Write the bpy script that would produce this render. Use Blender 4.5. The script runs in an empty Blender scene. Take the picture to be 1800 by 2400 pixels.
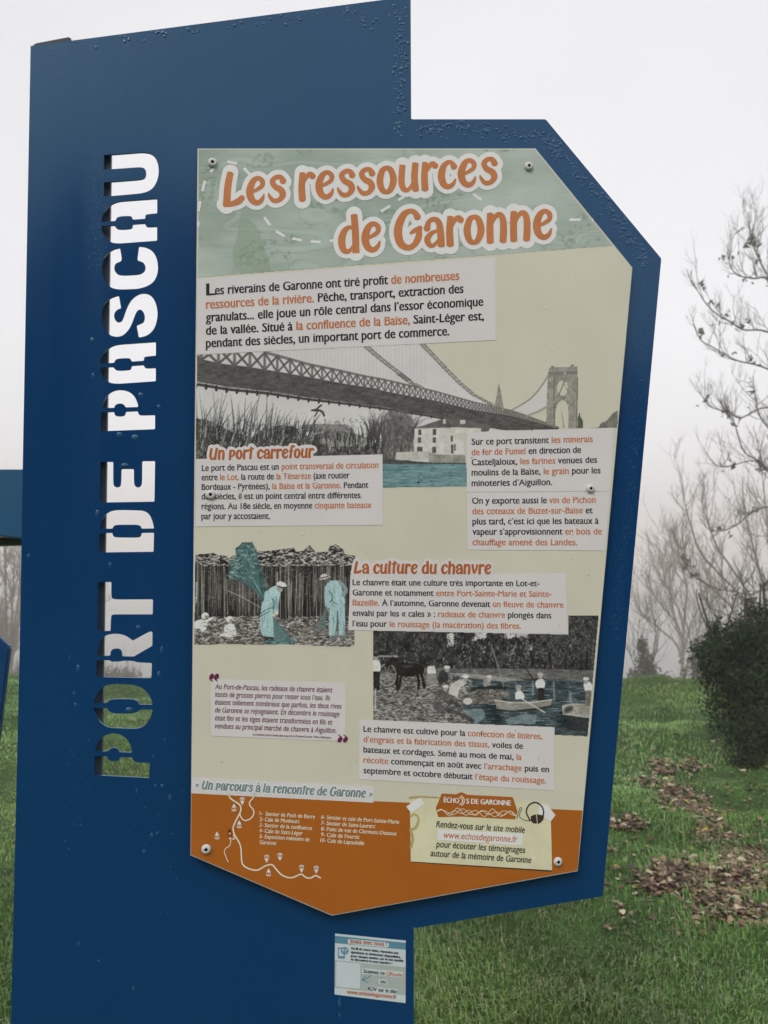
import bpy, bmesh, math, random
import numpy as np
from mathutils import Vector

rng = np.random.default_rng(7)
random.seed(7)
R = math.radians
sc = bpy.context.scene
COL = sc.collection

# ------------------------------------------------------------------ camera
F = 1850.0                      # focal length in photograph pixels (1800 x 2400)
EYE = np.array([0.0, 0.0, 1.6])
PITCH = R(2.45)
cd = bpy.data.cameras.new('camera')
cam = bpy.data.objects.new('camera', cd)
COL.objects.link(cam)
cam.location = EYE
cam.rotation_euler = (R(90) + PITCH, 0, 0)
cd.sensor_fit = 'VERTICAL'
cd.sensor_height = 36.0
cd.lens = F / 2400.0 * 36.0
cd.clip_start = 0.05
cd.clip_end = 3000
cd.dof.use_dof = True
cd.dof.focus_distance = 1.11
cd.dof.aperture_fstop = 9.5
sc.camera = cam

# ------------------------------------------------------------------ sky, sun, exposure
SUN_EL, SUN_AZ = R(46), R(205)          # azimuth clockwise from +Y
w = bpy.data.worlds.new('World')
sc.world = w
w.use_nodes = True
nt = w.node_tree
bg = nt.nodes['Background']
sky = nt.nodes.new('ShaderNodeTexSky')
sky.sky_type = 'NISHITA'
sky.sun_disc = False
sky.sun_elevation = SUN_EL
sky.sun_rotation = SUN_AZ
sky.altitude = 100
sky.air_density = 1.0
sky.dust_density = 4.0
hs = nt.nodes.new('ShaderNodeHueSaturation')
hs.inputs['Saturation'].default_value = 0.12
nt.links.new(sky.outputs[0], hs.inputs['Color'])
mx = nt.nodes.new('ShaderNodeMix')              # the cloud sheet that hides the blue
mx.data_type = 'RGBA'
mx.inputs[0].default_value = 0.62
nt.links.new(hs.outputs[0], mx.inputs[6])
# slow changes of tone in the cloud
gtc = nt.nodes.new('ShaderNodeTexCoord')
cn_ = nt.nodes.new('ShaderNodeTexNoise')
cn_.inputs['Scale'].default_value = 1.6
cn_.inputs['Detail'].default_value = 3
nt.links.new(gtc.outputs['Generated'], cn_.inputs['Vector'])
cr_ = nt.nodes.new('ShaderNodeMapRange')
cr_.inputs[1].default_value = 0.3; cr_.inputs[2].default_value = 0.7
cr_.inputs[3].default_value = 0.88; cr_.inputs[4].default_value = 1.08
nt.links.new(cn_.outputs['Fac'], cr_.inputs[0])
cs_ = nt.nodes.new('ShaderNodeVectorMath'); cs_.operation = 'SCALE'
cs_.inputs[0].default_value = (7.95, 7.85, 8.15)
nt.links.new(cr_.outputs[0], cs_.inputs['Scale'])
nt.links.new(cs_.outputs[0], mx.inputs[7])
nt.links.new(mx.outputs[2], bg.inputs[0])
bg.inputs[1].default_value = 0.1
sl = bpy.data.lights.new('sun', 'SUN')
sl.energy = 0.9
sl.angle = R(25)
sl.color = (1.0, 0.96, 0.9)
sun = bpy.data.objects.new('sun', sl)
COL.objects.link(sun)
sd = Vector((math.sin(SUN_AZ) * math.cos(SUN_EL), math.cos(SUN_AZ) * math.cos(SUN_EL), math.sin(SUN_EL)))
sun.location = sd * 30
sun.rotation_euler = (-sd).to_track_quat('-Z', 'Y').to_euler()
sc.view_settings.view_transform = 'Standard'
sc.view_settings.look = 'None'
sc.view_settings.gamma = 1
sc.view_settings.exposure = 0.57
sc.render.engine = 'CYCLES'
sc.cycles.use_denoising = True
try:
    sc.cycles.denoiser = 'OPENIMAGEDENOISE'
except Exception:
    pass
sc.cycles.max_bounces = 6
sc.cycles.volume_bounces = 4
sc.cycles.caustics_reflective = False
sc.cycles.caustics_refractive = False

# ------------------------------------------------------------------ measured geometry
CP, SP = math.cos(PITCH), math.sin(PITCH)
def ray(px, py):
    px = np.asarray(px, float); py = np.asarray(py, float)
    x = (px - 900) / F; y = (1200 - py) / F
    return np.stack([x, CP - y * SP, SP + y * CP], -1)

ALPHA = R(9.86)                 # how far the sign turns away from the lens
U = np.array([math.cos(ALPHA), math.sin(ALPHA), 0.0])
N = np.array([math.sin(ALPHA), -math.cos(ALPHA), 0.0])
C0 = EYE + 1.1 * np.array([0, CP, SP])
BASE = np.array([C0[0], C0[1], 0.0])

def P(px, py, off=0.0):
    """point of the sign plane (its own x right, z up, y into the sheet) seen at a photograph pixel"""
    d = ray(px, py)
    t = ((BASE - EYE) @ N + off) / (d @ N)
    X = EYE + d * t[..., None]
    return np.stack([(X - BASE) @ U, -np.full(t.shape, off), X[..., 2]], -1)

def at(px, py, Y):
    d = ray(px, py)
    return EYE + d * (Y / d[..., 1])[..., None]

def Z(ox, oy, s):
    return lambda pts: [(ox + x / s, oy + y / s) for x, y in pts]

# ------------------------------------------------------------------ helpers: objects and materials
def lin(c):
    c = np.asarray(c, float) / 255.0
    return np.where(c <= 0.04045, c / 12.92, ((c + 0.055) / 1.055) ** 2.4)

INK = 1.5                      # print reflectance for a tone as photographed
def ink(c):
    return np.clip(lin(c) * INK, 0.004, 0.86)

def new_mat(name, rgb, rough=0.5, spec=0.5, noise=None, bump=None, metal=0.0):
    m = bpy.data.materials.new(name)
    m.use_nodes = True
    t = m.node_tree
    b = t.nodes['Principled BSDF']
    b.inputs['Base Color'].default_value = (*rgb, 1)
    b.inputs['Roughness'].default_value = rough
    b.inputs['Specular IOR Level'].default_value = spec
    b.inputs['Metallic'].default_value = metal
    if noise or bump:
        tc = t.nodes.new('ShaderNodeTexCoord')
    if noise:
        scale, amt = noise
        n = t.nodes.new('ShaderNodeTexNoise')
        n.inputs['Scale'].default_value = scale
        n.inputs['Detail'].default_value = 6
        t.links.new(tc.outputs['Object'], n.inputs['Vector'])
        mp = t.nodes.new('ShaderNodeMapRange')
        mp.inputs[1].default_value = 0.25; mp.inputs[2].default_value = 0.75
        mp.inputs[3].default_value = 1 - amt; mp.inputs[4].default_value = 1 + amt
        t.links.new(n.outputs['Fac'], mp.inputs[0])
        mu = t.nodes.new('ShaderNodeVectorMath'); mu.operation = 'SCALE'
        mu.inputs[0].default_value = rgb
        t.links.new(mp.outputs[0], mu.inputs['Scale'])
        t.links.new(mu.outputs[0], b.inputs['Base Color'])
    if bump:
        scale, st, dist = bump
        n2 = t.nodes.new('ShaderNodeTexNoise')
        n2.inputs['Scale'].default_value = scale
        n2.inputs['Detail'].default_value = 4
        t.links.new(tc.outputs['Object'], n2.inputs['Vector'])
        bp = t.nodes.new('ShaderNodeBump')
        bp.inputs['Strength'].default_value = st
        bp.inputs['Distance'].default_value = dist
        t.links.new(n2.outputs['Fac'], bp.inputs['Height'])
        t.links.new(bp.outputs[0], b.inputs['Normal'])
    return m

def attr_mat(name, rough=0.55, spec=0.3, scale=1.0):
    m = bpy.data.materials.new(name)
    m.use_nodes = True
    t = m.node_tree
    b = t.nodes['Principled BSDF']
    a = t.nodes.new('ShaderNodeAttribute')
    a.attribute_name = 'tone'
    t.links.new(a.outputs['Color'], b.inputs['Base Color'])
    b.inputs['Roughness'].default_value = rough
    b.inputs['Specular IOR Level'].default_value = spec
    return m

def link(name, me, parent=None, mats=()):
    for m in mats:
        me.materials.append(m)
    o = bpy.data.objects.new(name, me)
    COL.objects.link(o)
    if parent:
        o.parent = parent
    return o

def tag(o, label=None, cat=None, group=None, kind=None):
    if label: o['label'] = label
    if cat: o['category'] = cat
    if group: o['group'] = group
    if kind: o['kind'] = kind
    return o

def mesh_arrays(name, verts, loops, counts, tone=None, matidx=None):
    """mesh from flat arrays: vertex coords, loop vertex indices, vertices per face"""
    me = bpy.data.meshes.new(name)
    verts = np.asarray(verts, np.float32)
    loops = np.asarray(loops, np.int32)
    counts = np.asarray(counts, np.int32)
    me.vertices.add(len(verts)); me.vertices.foreach_set('co', verts.ravel())
    me.loops.add(len(loops)); me.loops.foreach_set('vertex_index', loops)
    me.polygons.add(len(counts))
    start = np.concatenate([[0], np.cumsum(counts)[:-1]]).astype(np.int32)
    me.polygons.foreach_set('loop_start', start)
    if tone is not None:
        a = me.attributes.new('tone', 'FLOAT_COLOR', 'POINT')
        c4 = np.ones((len(verts), 4), np.float32); c4[:, :3] = tone
        a.data.foreach_set('color', c4.ravel())
    if matidx is not None:
        me.polygons.foreach_set('material_index', np.asarray(matidx, np.int32))
    me.update(calc_edges=True)
    me.validate()
    return me

def quads(name, verts, faces, tone=None):
    f = np.asarray(faces)
    return mesh_arrays(name, verts, f.ravel(), np.full(len(f), f.shape[1]), tone)

def smooth(me):
    me.polygons.foreach_set('use_smooth', np.ones(len(me.polygons), bool))
    return me

def poly_mesh(name, loops_local, depth0, depth1):
    """flat plate: outlines (with holes) in sign x,z, from y=depth0 (front) to depth1 (back)"""
    cu = bpy.data.curves.new(name, 'CURVE')
    cu.dimensions = '2D'; cu.fill_mode = 'BOTH'
    cu.extrude = abs(depth1 - depth0) / 2
    for lp in loops_local:
        s = cu.splines.new('POLY')
        s.points.add(len(lp) - 1)
        for k, (x, y) in enumerate(lp):
            s.points[k].co = (x, y, 0, 1)
        s.use_cyclic_u = True
    o = bpy.data.objects.new(name, cu)
    me = bpy.data.meshes.new_from_object(o)
    bpy.data.objects.remove(o); bpy.data.curves.remove(cu)
    n = len(me.vertices)
    co = np.empty(n * 3, np.float32); me.vertices.foreach_get('co', co); co = co.reshape(-1, 3)
    out = np.stack([co[:, 0], (depth0 + depth1) / 2 - co[:, 2], co[:, 1]], -1)
    me.vertices.foreach_set('co', out.ravel().astype(np.float32))
    me.materials.clear()
    me.update()
    return me

def sheet(name, pts, off, mat, parent):
    """printed flat area: one polygon on the sign, photograph pixels"""
    a = np.array(pts, float)
    v = P(a[:, 0], a[:, 1], off)
    me = bpy.data.meshes.new(name)
    me.from_pydata(v.tolist(), [], [list(range(len(v)))[::-1]])
    return link(name, me, parent, [mat])

# ------------------------------------------------------------------ helpers: drawing
def in_poly(x, y, pts):
    ins = False
    for i in range(len(pts)):
        (ax, ay), (bx, by) = pts[i - 1], pts[i]
        if (ay > y) != (by > y) and x < (bx - ax) * (y - ay) / (by - ay) + ax: ins = not ins
    return ins

def corner_round(pts, r_sharp, r_soft=1e9, ang=125, n=4):
    """round every corner of an outline; open (shallow) corners are treated as curve points"""
    pts = [np.array(p, float) for p in pts]
    out = []
    m = len(pts)
    for i in range(m):
        a, b, c = pts[i - 1], pts[i], pts[(i + 1) % m]
        la, lc = np.linalg.norm(a - b), np.linalg.norm(c - b)
        cosv = np.dot(a - b, c - b) / (la * lc)
        deg = math.degrees(math.acos(max(-1, min(1, cosv))))
        r = r_soft if deg > ang else r_sharp
        d1, d2 = min(r, 0.5 * la), min(r, 0.5 * lc)
        p, q = b + (a - b) / la * d1, b + (c - b) / lc * d2
        for k in range(n + 1):
            t = k / n
            v = (1 - t) ** 2 * p + 2 * t * (1 - t) * b + t * t * q
            if not out or np.linalg.norm(out[-1] - v) > 0.05:
                out.append(v)
    if np.linalg.norm(out[0] - out[-1]) < 0.05:
        out.pop()
    return out

def crom(path, n=6):
    """smooth a path of rows (any width) by Catmull-Rom"""
    p = np.array(path, float)
    if len(p) < 3:
        return p
    q = np.vstack([2 * p[0] - p[1], p, 2 * p[-1] - p[-2]])
    out = []
    for i in range(1, len(q) - 2):
        for k in range(n):
            t = k / n
            out.append(0.5 * (2 * q[i] + (q[i + 1] - q[i - 1]) * t + (2 * q[i - 1] - 5 * q[i] + 4 * q[i + 1] - q[i + 2]) * t * t
                              + (3 * q[i] - q[i - 1] - 3 * q[i + 1] + q[i + 2]) * t ** 3))
    out.append(p[-1])
    return np.array(out)

class Field:
    """inside-ness of a drawing made of tapered strokes; traced to clean outlines"""
    def __init__(s, x0, y0, x1, y1, res=0.6):
        s.x0, s.y0, s.res = x0, y0, res
        s.W = int((x1 - x0) / res) + 1; s.H = int((y1 - y0) / res) + 1
        s.g = np.full((s.H, s.W), -1e3)
    def _win(s, xs, ys, pad):
        i0 = max(0, int((min(ys) - pad - s.y0) / s.res)); i1 = min(s.H, int((max(ys) + pad - s.y0) / s.res) + 2)
        j0 = max(0, int((min(xs) - pad - s.x0) / s.res)); j1 = min(s.W, int((max(xs) + pad - s.x0) / s.res) + 2)
        if i0 >= i1 or j0 >= j1:
            return None
        yy, xx = np.mgrid[i0:i1, j0:j1]
        return (slice(i0, i1), slice(j0, j1)), s.x0 + xx * s.res, s.y0 + yy * s.res
    def seg(s, a, b, grow=0.0, caps=True):
        wa, wb = a[2] / 2 + grow, b[2] / 2 + grow
        r = s._win((a[0], b[0]), (a[1], b[1]), max(wa, wb) + 2)
        if r is None: return
        sl, X, Y = r
        dx, dy = b[0] - a[0], b[1] - a[1]
        L = math.hypot(dx, dy) + 1e-9
        t = ((X - a[0]) * dx + (Y - a[1]) * dy) / L
        d = np.abs((X - a[0]) * dy - (Y - a[1]) * dx) / L
        if caps:
            tc = np.clip(t, 0, L)
            f = wa + (wb - wa) * tc / L - np.hypot(t - tc, d)
        else:
            wv = wa + (wb - wa) * np.clip(t, 0, L) / L
            f = np.minimum(np.minimum(wv - d, t + 0.3), L - t + 0.3)
        s.g[sl] = np.maximum(s.g[sl], f)
    def stroke(s, path, grow=0.0, n=6, flat=False):
        p = crom(path, n)
        for i in range(len(p) - 1):
            s.seg(p[i], p[i + 1], grow, not flat)
        if flat:
            for q in p[1:-1]:
                s.seg(q, q + np.array([0.01, 0, 0]), grow, True)
    def cut_poly(s, pts): s.poly(pts, -1)
    def poly(s, pts, sign=1):
        r = s._win([p[0] for p in pts], [p[1] for p in pts], 3)
        if r is None: return
        sl, X, Y = r
        ins = np.zeros(X.shape, bool); dist = np.full(X.shape, 1e9)
        for i in range(len(pts)):
            (ax, ay), (bx, by) = pts[i - 1], pts[i]
            if ay != by:
                c = ((ay > Y) != (by > Y)) & (X < (bx - ax) * (Y - ay) / (by - ay) + ax)
                ins ^= c
            dx, dy = bx - ax, by - ay
            t = np.clip(((X - ax) * dx + (Y - ay) * dy) / (dx * dx + dy * dy + 1e-12), 0, 1)
            dist = np.minimum(dist, np.hypot(X - ax - t * dx, Y - ay - t * dy))
        f = np.where(ins, dist, -dist)
        s.g[sl] = np.maximum(s.g[sl], f) if sign > 0 else np.minimum(s.g[sl], -f)
    def mesh(s, name, off, mat, parent, level=0.0):
        g = s.g - level
        g = np.where(np.abs(g) < 1e-4, 1e-4, g)
        ins = g > 0
        c = [ins[:-1, :-1], ins[:-1, 1:], ins[1:, 1:], ins[1:, :-1]]
        case = c[0] * 1 + c[1] * 2 + c[2] * 4 + c[3] * 8
        V, LP, CN = [], [], []
        base = 0
        full = case == 15
        for i in np.nonzero(full.any(1))[0]:
            row = np.concatenate([[0], full[i].astype(int), [0]])
            dd = np.diff(row)
            for a, b in zip(np.nonzero(dd == 1)[0], np.nonzero(dd == -1)[0]):
                V.append(np.array([[a, i + 1], [b, i + 1], [b, i], [a, i]], float))
                LP.append(np.arange(4) + base); CN.append([4]); base += 4
        off4 = [(0, 0), (0, 1), (1, 1), (1, 0)]
        for k in range(1, 15):
            I, J = np.nonzero(case == k)
            if len(I) == 0: continue
            pts = []
            for q in range(4):
                qi, qj = off4[q]; ri, rj = off4[(q + 1) % 4]
                inq, inr = (k >> q) & 1, (k >> ((q + 1) % 4)) & 1
                if inq:
                    pts.append(np.stack([J + qj, I + qi], -1).astype(float))
                if inq != inr:
                    ga, gb = g[I + qi, J + qj], g[I + ri, J + rj]
                    t = ga / (ga - gb)
                    pts.append(np.stack([J + qj + (rj - qj) * t, I + qi + (ri - qi) * t], -1))
            m = len(pts)
            arr = np.stack(pts[::-1], 1).reshape(-1, 2)
            V.append(arr); LP.append(np.arange(len(arr)) + base); CN.append(np.full(len(I), m)); base += len(arr)
        v = np.concatenate(V)
        w3 = P(s.x0 + v[:, 0] * s.res, s.y0 + v[:, 1] * s.res, off)
        me = mesh_arrays(name, w3, np.concatenate(LP), np.concatenate(CN))
        return link(name, me, parent, [mat])

class Canvas:
    """a printed halftone picture, painted cell by cell in photograph pixels"""
    def __init__(s, x0, y0, x1, y1, res=1.5, fill=(180, 178, 160)):
        s.x0, s.y0, s.res = x0, y0, res
        s.W = int((x1 - x0) / res) + 1; s.H = int((y1 - y0) / res) + 1
        s.im = np.ones((s.H, s.W, 3)) * np.array(fill, float)
        s.mask = np.ones((s.H, s.W))
        s.Y, s.X = np.mgrid[0:s.H, 0:s.W]
        s.X = s.x0 + s.X * res; s.Y = s.y0 + s.Y * res
    def noise(s, sx, sy, seed, octv=3):
        r = np.random.default_rng(seed)
        out = np.zeros((s.H, s.W)); amp = 1.0; tot = 0
        for o in range(octv):
            nx, ny = max(2, int(s.W * s.res / sx) + 2), max(2, int(s.H * s.res / sy) + 2)
            g = r.random((ny + 1, nx + 1))
            fx = np.linspace(0, nx - 0.001, s.W); fy = np.linspace(0, ny - 0.001, s.H)
            ix, iy = fx.astype(int), fy.astype(int)
            tx, ty = fx - ix, fy - iy
            tx = tx * tx * (3 - 2 * tx); ty = ty * ty * (3 - 2 * ty)
            a = g[iy][:, ix] * (1 - tx) + g[iy][:, ix + 1] * tx
            b = g[iy + 1][:, ix] * (1 - tx) + g[iy + 1][:, ix + 1] * tx
            out += amp * (a * (1 - ty)[:, None] + b * ty[:, None]); tot += amp
            amp *= 0.6; sx = max(sx / 2, s.res); sy = max(sy / 2, s.res)
        return out / tot
    def inside(s, pts):
        acc = np.zeros((s.H, s.W))
        for ox, oy in ((-.25, -.25), (.25, -.25), (-.25, .25), (.25, .25)):
            X, Y = s.X + ox * s.res, s.Y + oy * s.res
            ins = np.zeros(X.shape, bool)
            for i in range(len(pts)):
                (ax, ay), (bx, by) = pts[i - 1], pts[i]
                if ay != by:
                    ins ^= ((ay > Y) != (by > Y)) & (X < (bx - ax) * (Y - ay) / (by - ay) + ax)
            acc += ins
        return acc / 4
    def blend(s, a, col):
        a = a[..., None]
        s.im = s.im * (1 - a) + np.asarray(col, float) * a
    def poly(s, pts, col, op=1.0, tex=None):
        a = s.inside(pts) * op
        if tex is not None:
            col = np.asarray(col, float) + tex[..., None]
        s.blend(a, col)
    def line(s, pts, wd, col, op=1.0, sm=0):
        p = np.array(pts, float)
        if sm: p = crom(p, sm)
        n = len(p)
        for i in range(n - 1):
            a, b = p[i], p[i + 1]
            w0 = (wd if np.isscalar(wd) else wd[0] + (wd[1] - wd[0]) * i / max(1, n - 2)) / 2
            i0 = max(0, int((min(a[1], b[1]) - w0 - 2 - s.y0) / s.res)); i1 = min(s.H, int((max(a[1], b[1]) + w0 + 2 - s.y0) / s.res) + 2)
            j0 = max(0, int((min(a[0], b[0]) - w0 - 2 - s.x0) / s.res)); j1 = min(s.W, int((max(a[0], b[0]) + w0 + 2 - s.x0) / s.res) + 2)
            if i0 >= i1 or j0 >= j1: continue
            X, Y = s.X[i0:i1, j0:j1], s.Y[i0:i1, j0:j1]
            dx, dy = b[0] - a[0], b[1] - a[1]
            t = np.clip(((X - a[0]) * dx + (Y - a[1]) * dy) / (dx * dx + dy * dy + 1e-9), 0, 1)
            d = np.hypot(X - a[0] - t * dx, Y - a[1] - t * dy)
            al = (np.clip(0.5 + (w0 - d) / s.res, 0, 1) * op * min(1, max(0.25, 2 * w0 / s.res)))[..., None]
            s.im[i0:i1, j0:j1] = s.im[i0:i1, j0:j1] * (1 - al) + np.asarray(col, float) * al
    def ell(s, cx, cy, rx, ry, col, op=1.0, rot=0):
        c_, s_ = math.cos(rot), math.sin(rot)
        pts = [(cx + rx * math.cos(t) * c_ - ry * math.sin(t) * s_, cy + rx * math.cos(t) * s_ + ry * math.sin(t) * c_) for t in np.linspace(0, 2 * math.pi, 20, endpoint=False)]
        s.poly(pts, col, op)
    def mesh(s, name, off, mat, parent):
        H, W = s.H, s.W
        v = P(s.X.ravel(), s.Y.ravel(), off)
        idx = np.arange(H * W).reshape(H, W)
        f = np.stack([idx[1:, :-1], idx[1:, 1:], idx[:-1, 1:], idx[:-1, :-1]], -1).reshape(-1, 4)
        mk = s.mask > 0.5
        keep = (mk[1:, :-1] & mk[1:, 1:] & mk[:-1, 1:] & mk[:-1, :-1]).ravel()
        f = f[keep]
        used, inv = np.unique(f, return_inverse=True)
        me = quads(name, v[used], inv.reshape(-1, 4), ink(np.clip(s.im, 6, 250)).reshape(-1, 3)[used])
        return link(name, me, parent, [mat])

# text ------------------------------------------------------------------
def raw_text(segs, offset, shear, mats=2):
    cu = bpy.data.curves.new('t', 'FONT')
    body = ''.join(t for t, _ in segs)
    cu.body = body
    cu.offset = offset; cu.shear = shear; cu.resolution_u = 3
    for _ in range(mats):
        cu.materials.append(MAT['text_dark'])
    k = 0
    for t, mi in segs:
        for _ in t:
            cu.body_format[k].material_index = mi
            k += 1
    o = bpy.data.objects.new('t', cu)
    me = bpy.data.meshes.new_from_object(o)
    n = len(me.vertices)
    co = np.empty(n * 3, np.float32); me.vertices.foreach_get('co', co)
    co = co.reshape(-1, 3)[:, :2].astype(float)
    ln = np.empty(len(me.loops), np.int32); me.loops.foreach_get('vertex_index', ln)
    cn = np.empty(len(me.polygons), np.int32); me.polygons.foreach_get('loop_total', cn)
    mi = np.empty(len(me.polygons), np.int32); me.polygons.foreach_get('material_index', mi)
    bpy.data.objects.remove(o); bpy.data.curves.remove(cu); bpy.data.meshes.remove(me)
    return co, ln, cn, mi

def text_block(name, frame, lines, cap, off, mats, parent, bold=0.016, shear=0.0, lift=1.1, label=None):
    """lines: (segments, left baseline point, right baseline point) in a zoom frame; cap = cap height in photograph pixels"""
    ref, *_ = raw_text([('H', 0)], 0, 0); CAP = ref[:, 1].max()
    ref, *_ = raw_text([('x', 0)], 0, 0); XH = ref[:, 1].max()
    V, LP, CN, MI = [], [], [], []
    base = 0
    for segs, a, b in lines:
        if isinstance(segs, str): segs = [(segs, 0)]
        co, ln, cn, mi = raw_text(segs, 0.0, shear)
        y = co[:, 1]
        hi = (CAP - XH * lift) / (CAP - XH)
        y = np.where(y < 0, y, np.where(y < XH, y * lift, XH * lift + (y - XH) * hi))
        (ax, ay), (bx, by) = frame([a, b])
        t = (co[:, 0] - co[:, 0].min()) / np.ptp(co[:, 0])
        em = (bx - ax) / np.ptp(co[:, 0])
        # a heavier weight: the letters are struck again a hair to either side
        for k, dx in enumerate((0,) if bold <= .006 else (-1, 1) if bold < .025 else (-1, 0, 1)):
            px = ax + (bx - ax) * t + dx * bold * em
            py = ay + (by - ay) * t - y * cap / CAP
            V.append(P(px, py, off + k * .00003)); LP.append(ln + base); CN.append(cn); MI.append(mi)
            base += len(co)
    me = mesh_arrays(name, np.concatenate(V), np.concatenate(LP), np.concatenate(CN), None, np.concatenate(MI))
    o = link(name, me, parent, mats)
    if label: o['label'] = label
    return o

# brush lettering of the headings: strokes (x, y, width), x-height 80, capitals 100
G = {
 'L': (70, [[(26, 100, 19), (18, 60, 21), (14, 4, 22)], [(6, 8, 15), (30, 8, 16), (50, 14, 19), (62, 24, 17)]]),
 'e': (62, [[(14, 36, 8), (34, 44, 11), (49, 54, 13), (49, 68, 15), (36, 77, 13), (21, 68, 18), (12, 42, 22), (17, 17, 20), (32, 5, 16), (47, 11, 13), (55, 28, 5)]]),
 's': (58, [[(49, 60, 20), (41, 74, 14), (27, 75, 14), (16, 64, 16), (24, 48, 17), (41, 37, 19), (47, 22, 19), (37, 8, 14), (20, 7, 14), (8, 20, 10), (4, 30, 4)]]),
 'r': (50, [[(14, 82, 17), (12, 40, 20), (14, 0, 21)], [(16, 48, 8), (24, 66, 13), (36, 76, 15), (46, 68, 19)]]),
 'o': (63, [[(31, 76, 13), (19, 69, 17), (12, 48, 20), (12, 30, 20), (19, 11, 17), (31, 4, 13), (43, 11, 17), (51, 30, 20), (51, 48, 20), (43, 69, 17), (31, 76, 13)]]),
 'u': (66, [[(14, 80, 18), (11, 35, 19), (16, 12, 17), (27, 5, 13), (39, 13, 11), (47, 30, 8)], [(53, 82, 19), (50, 40, 20), (54, 1, 20)]]),
 'c': (57, [[(50, 60, 20), (42, 74, 13), (30, 76, 13), (17, 64, 18), (11, 38, 22), (17, 15, 20), (31, 5, 15), (46, 11, 12), (54, 26, 5)]]),
 'd': (66, [[(47, 64, 8), (34, 72, 11), (19, 62, 17), (11, 38, 21), (15, 14, 19), (27, 5, 13), (40, 12, 10), (48, 28, 7)], [(47, 106, 19), (51, 60, 20), (53, 0, 20)]]),
 'G': (84, [[(70, 84, 20), (60, 100, 15), (45, 104, 14), (26, 92, 20), (12, 56, 24), (18, 20, 22), (38, 4, 17), (58, 9, 16), (71, 28, 19), (75, 50, 15)], [(47, 42, 6), (60, 49, 13), (80, 57, 13)]]),
 'a': (63, [[(10, 50, 20), (16, 70, 14), (30, 77, 14), (44, 69, 17), (50, 44, 20), (53, 0, 20)], [(46, 45, 8), (26, 40, 12), (12, 24, 18), (17, 8, 15), (30, 5, 11), (46, 20, 8)]]),
 'n': (67, [[(14, 82, 19), (13, 40, 20), (14, 0, 20)], [(16, 46, 8), (26, 68, 12), (39, 77, 15), (50, 66, 18), (53, 36, 20), (51, 0, 20)]]),
 'U': (76, [[(18, 100, 18), (11, 50, 20), (15, 18, 19), (28, 5, 14), (42, 10, 13), (54, 34, 9)], [(66, 102, 18), (59, 50, 19), (56, 1, 20)]]),
 'p': (62, [[(15, 80, 19), (13, 40, 20), (13, -4, 20)], [(16, 66, 10), (34, 76, 13), (50, 62, 18), (48, 42, 18), (34, 28, 12), (18, 28, 8)]]),
 't': (44, [[(24, 104, 18), (21, 50, 19), (20, 0, 19)], [(0, 80, 12), (22, 82, 13), (44, 90, 12)]]),
 'f': (44, [[(46, 98, 18), (35, 106, 13), (24, 96, 17), (19, 40, 19), (17, 0, 19)], [(2, 58, 11), (38, 64, 11)]]),
 'l': (30, [[(15, 106, 19), (13, 50, 19), (15, 0, 20)]]),
 'h': (66, [[(14, 106, 18), (13, 40, 20), (14, 0, 20)], [(16, 46, 8), (26, 68, 12), (39, 77, 15), (50, 66, 18), (53, 36, 20), (51, 0, 20)]]),
 'v': (60, [[(9, 80, 18), (16, 44, 18), (28, 4, 15)], [(51, 78, 18), (45, 46, 14), (31, 4, 12)]]),
 '«': (52, [[(24, 62, 8), (8, 42, 9), (24, 22, 8)], [(44, 62, 8), (28, 42, 9), (44, 22, 8)]]),
 '»': (52, [[(8, 62, 8), (24, 42, 9), (8, 22, 8)], [(28, 62, 8), (44, 42, 9), (28, 22, 8)]]),
 ' ': (30, []),
}
G['à'] = (63, G['a'][1] + [[(18, 108, 13), (34, 92, 10)]])

def brush_heading(name, text, a, b, unit, off, mat, halo_mat, halo, parent, slant=0.0, gap=2, label=None, res=0.6, bolder=0.0):
    """a, b: pixel ends of the baseline; unit: pixels per glyph unit of height"""
    tot = sum(G[c][0] + gap for c in text) - gap
    L = math.hypot(b[0] - a[0], b[1] - a[1]); sx = L / tot
    ux, uy = (b[0] - a[0]) / L, (b[1] - a[1]) / L
    pad = 125 * unit
    f = Field(min(a[0], b[0]) - 20, min(a[1], b[1]) - pad, max(a[0], b[0]) + 30, max(a[1], b[1]) + 25, res)
    h = Field(min(a[0], b[0]) - 20, min(a[1], b[1]) - pad, max(a[0], b[0]) + 30, max(a[1], b[1]) + 25, res * 1.4)
    x = 0
    wm = (unit + sx) / 2
    for c in text:
        adv, strokes = G[c]
        for st in strokes:
            p = []
            for gx, gy, gw in st:
                xx = (x + gx + slant * gy) * sx
                p.append((a[0] + ux * xx, a[1] + uy * xx - gy * unit, gw * wm + bolder))
            f.stroke(p, 0, 6, True)
            h.stroke(p, halo, 4)
        x += adv + gap
    o = f.mesh(name, off, mat, parent)
    if label: o['label'] = label
    if halo_mat:
        h.mesh(name + '_outline', off - 0.00025, halo_mat, parent)
    return o

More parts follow.
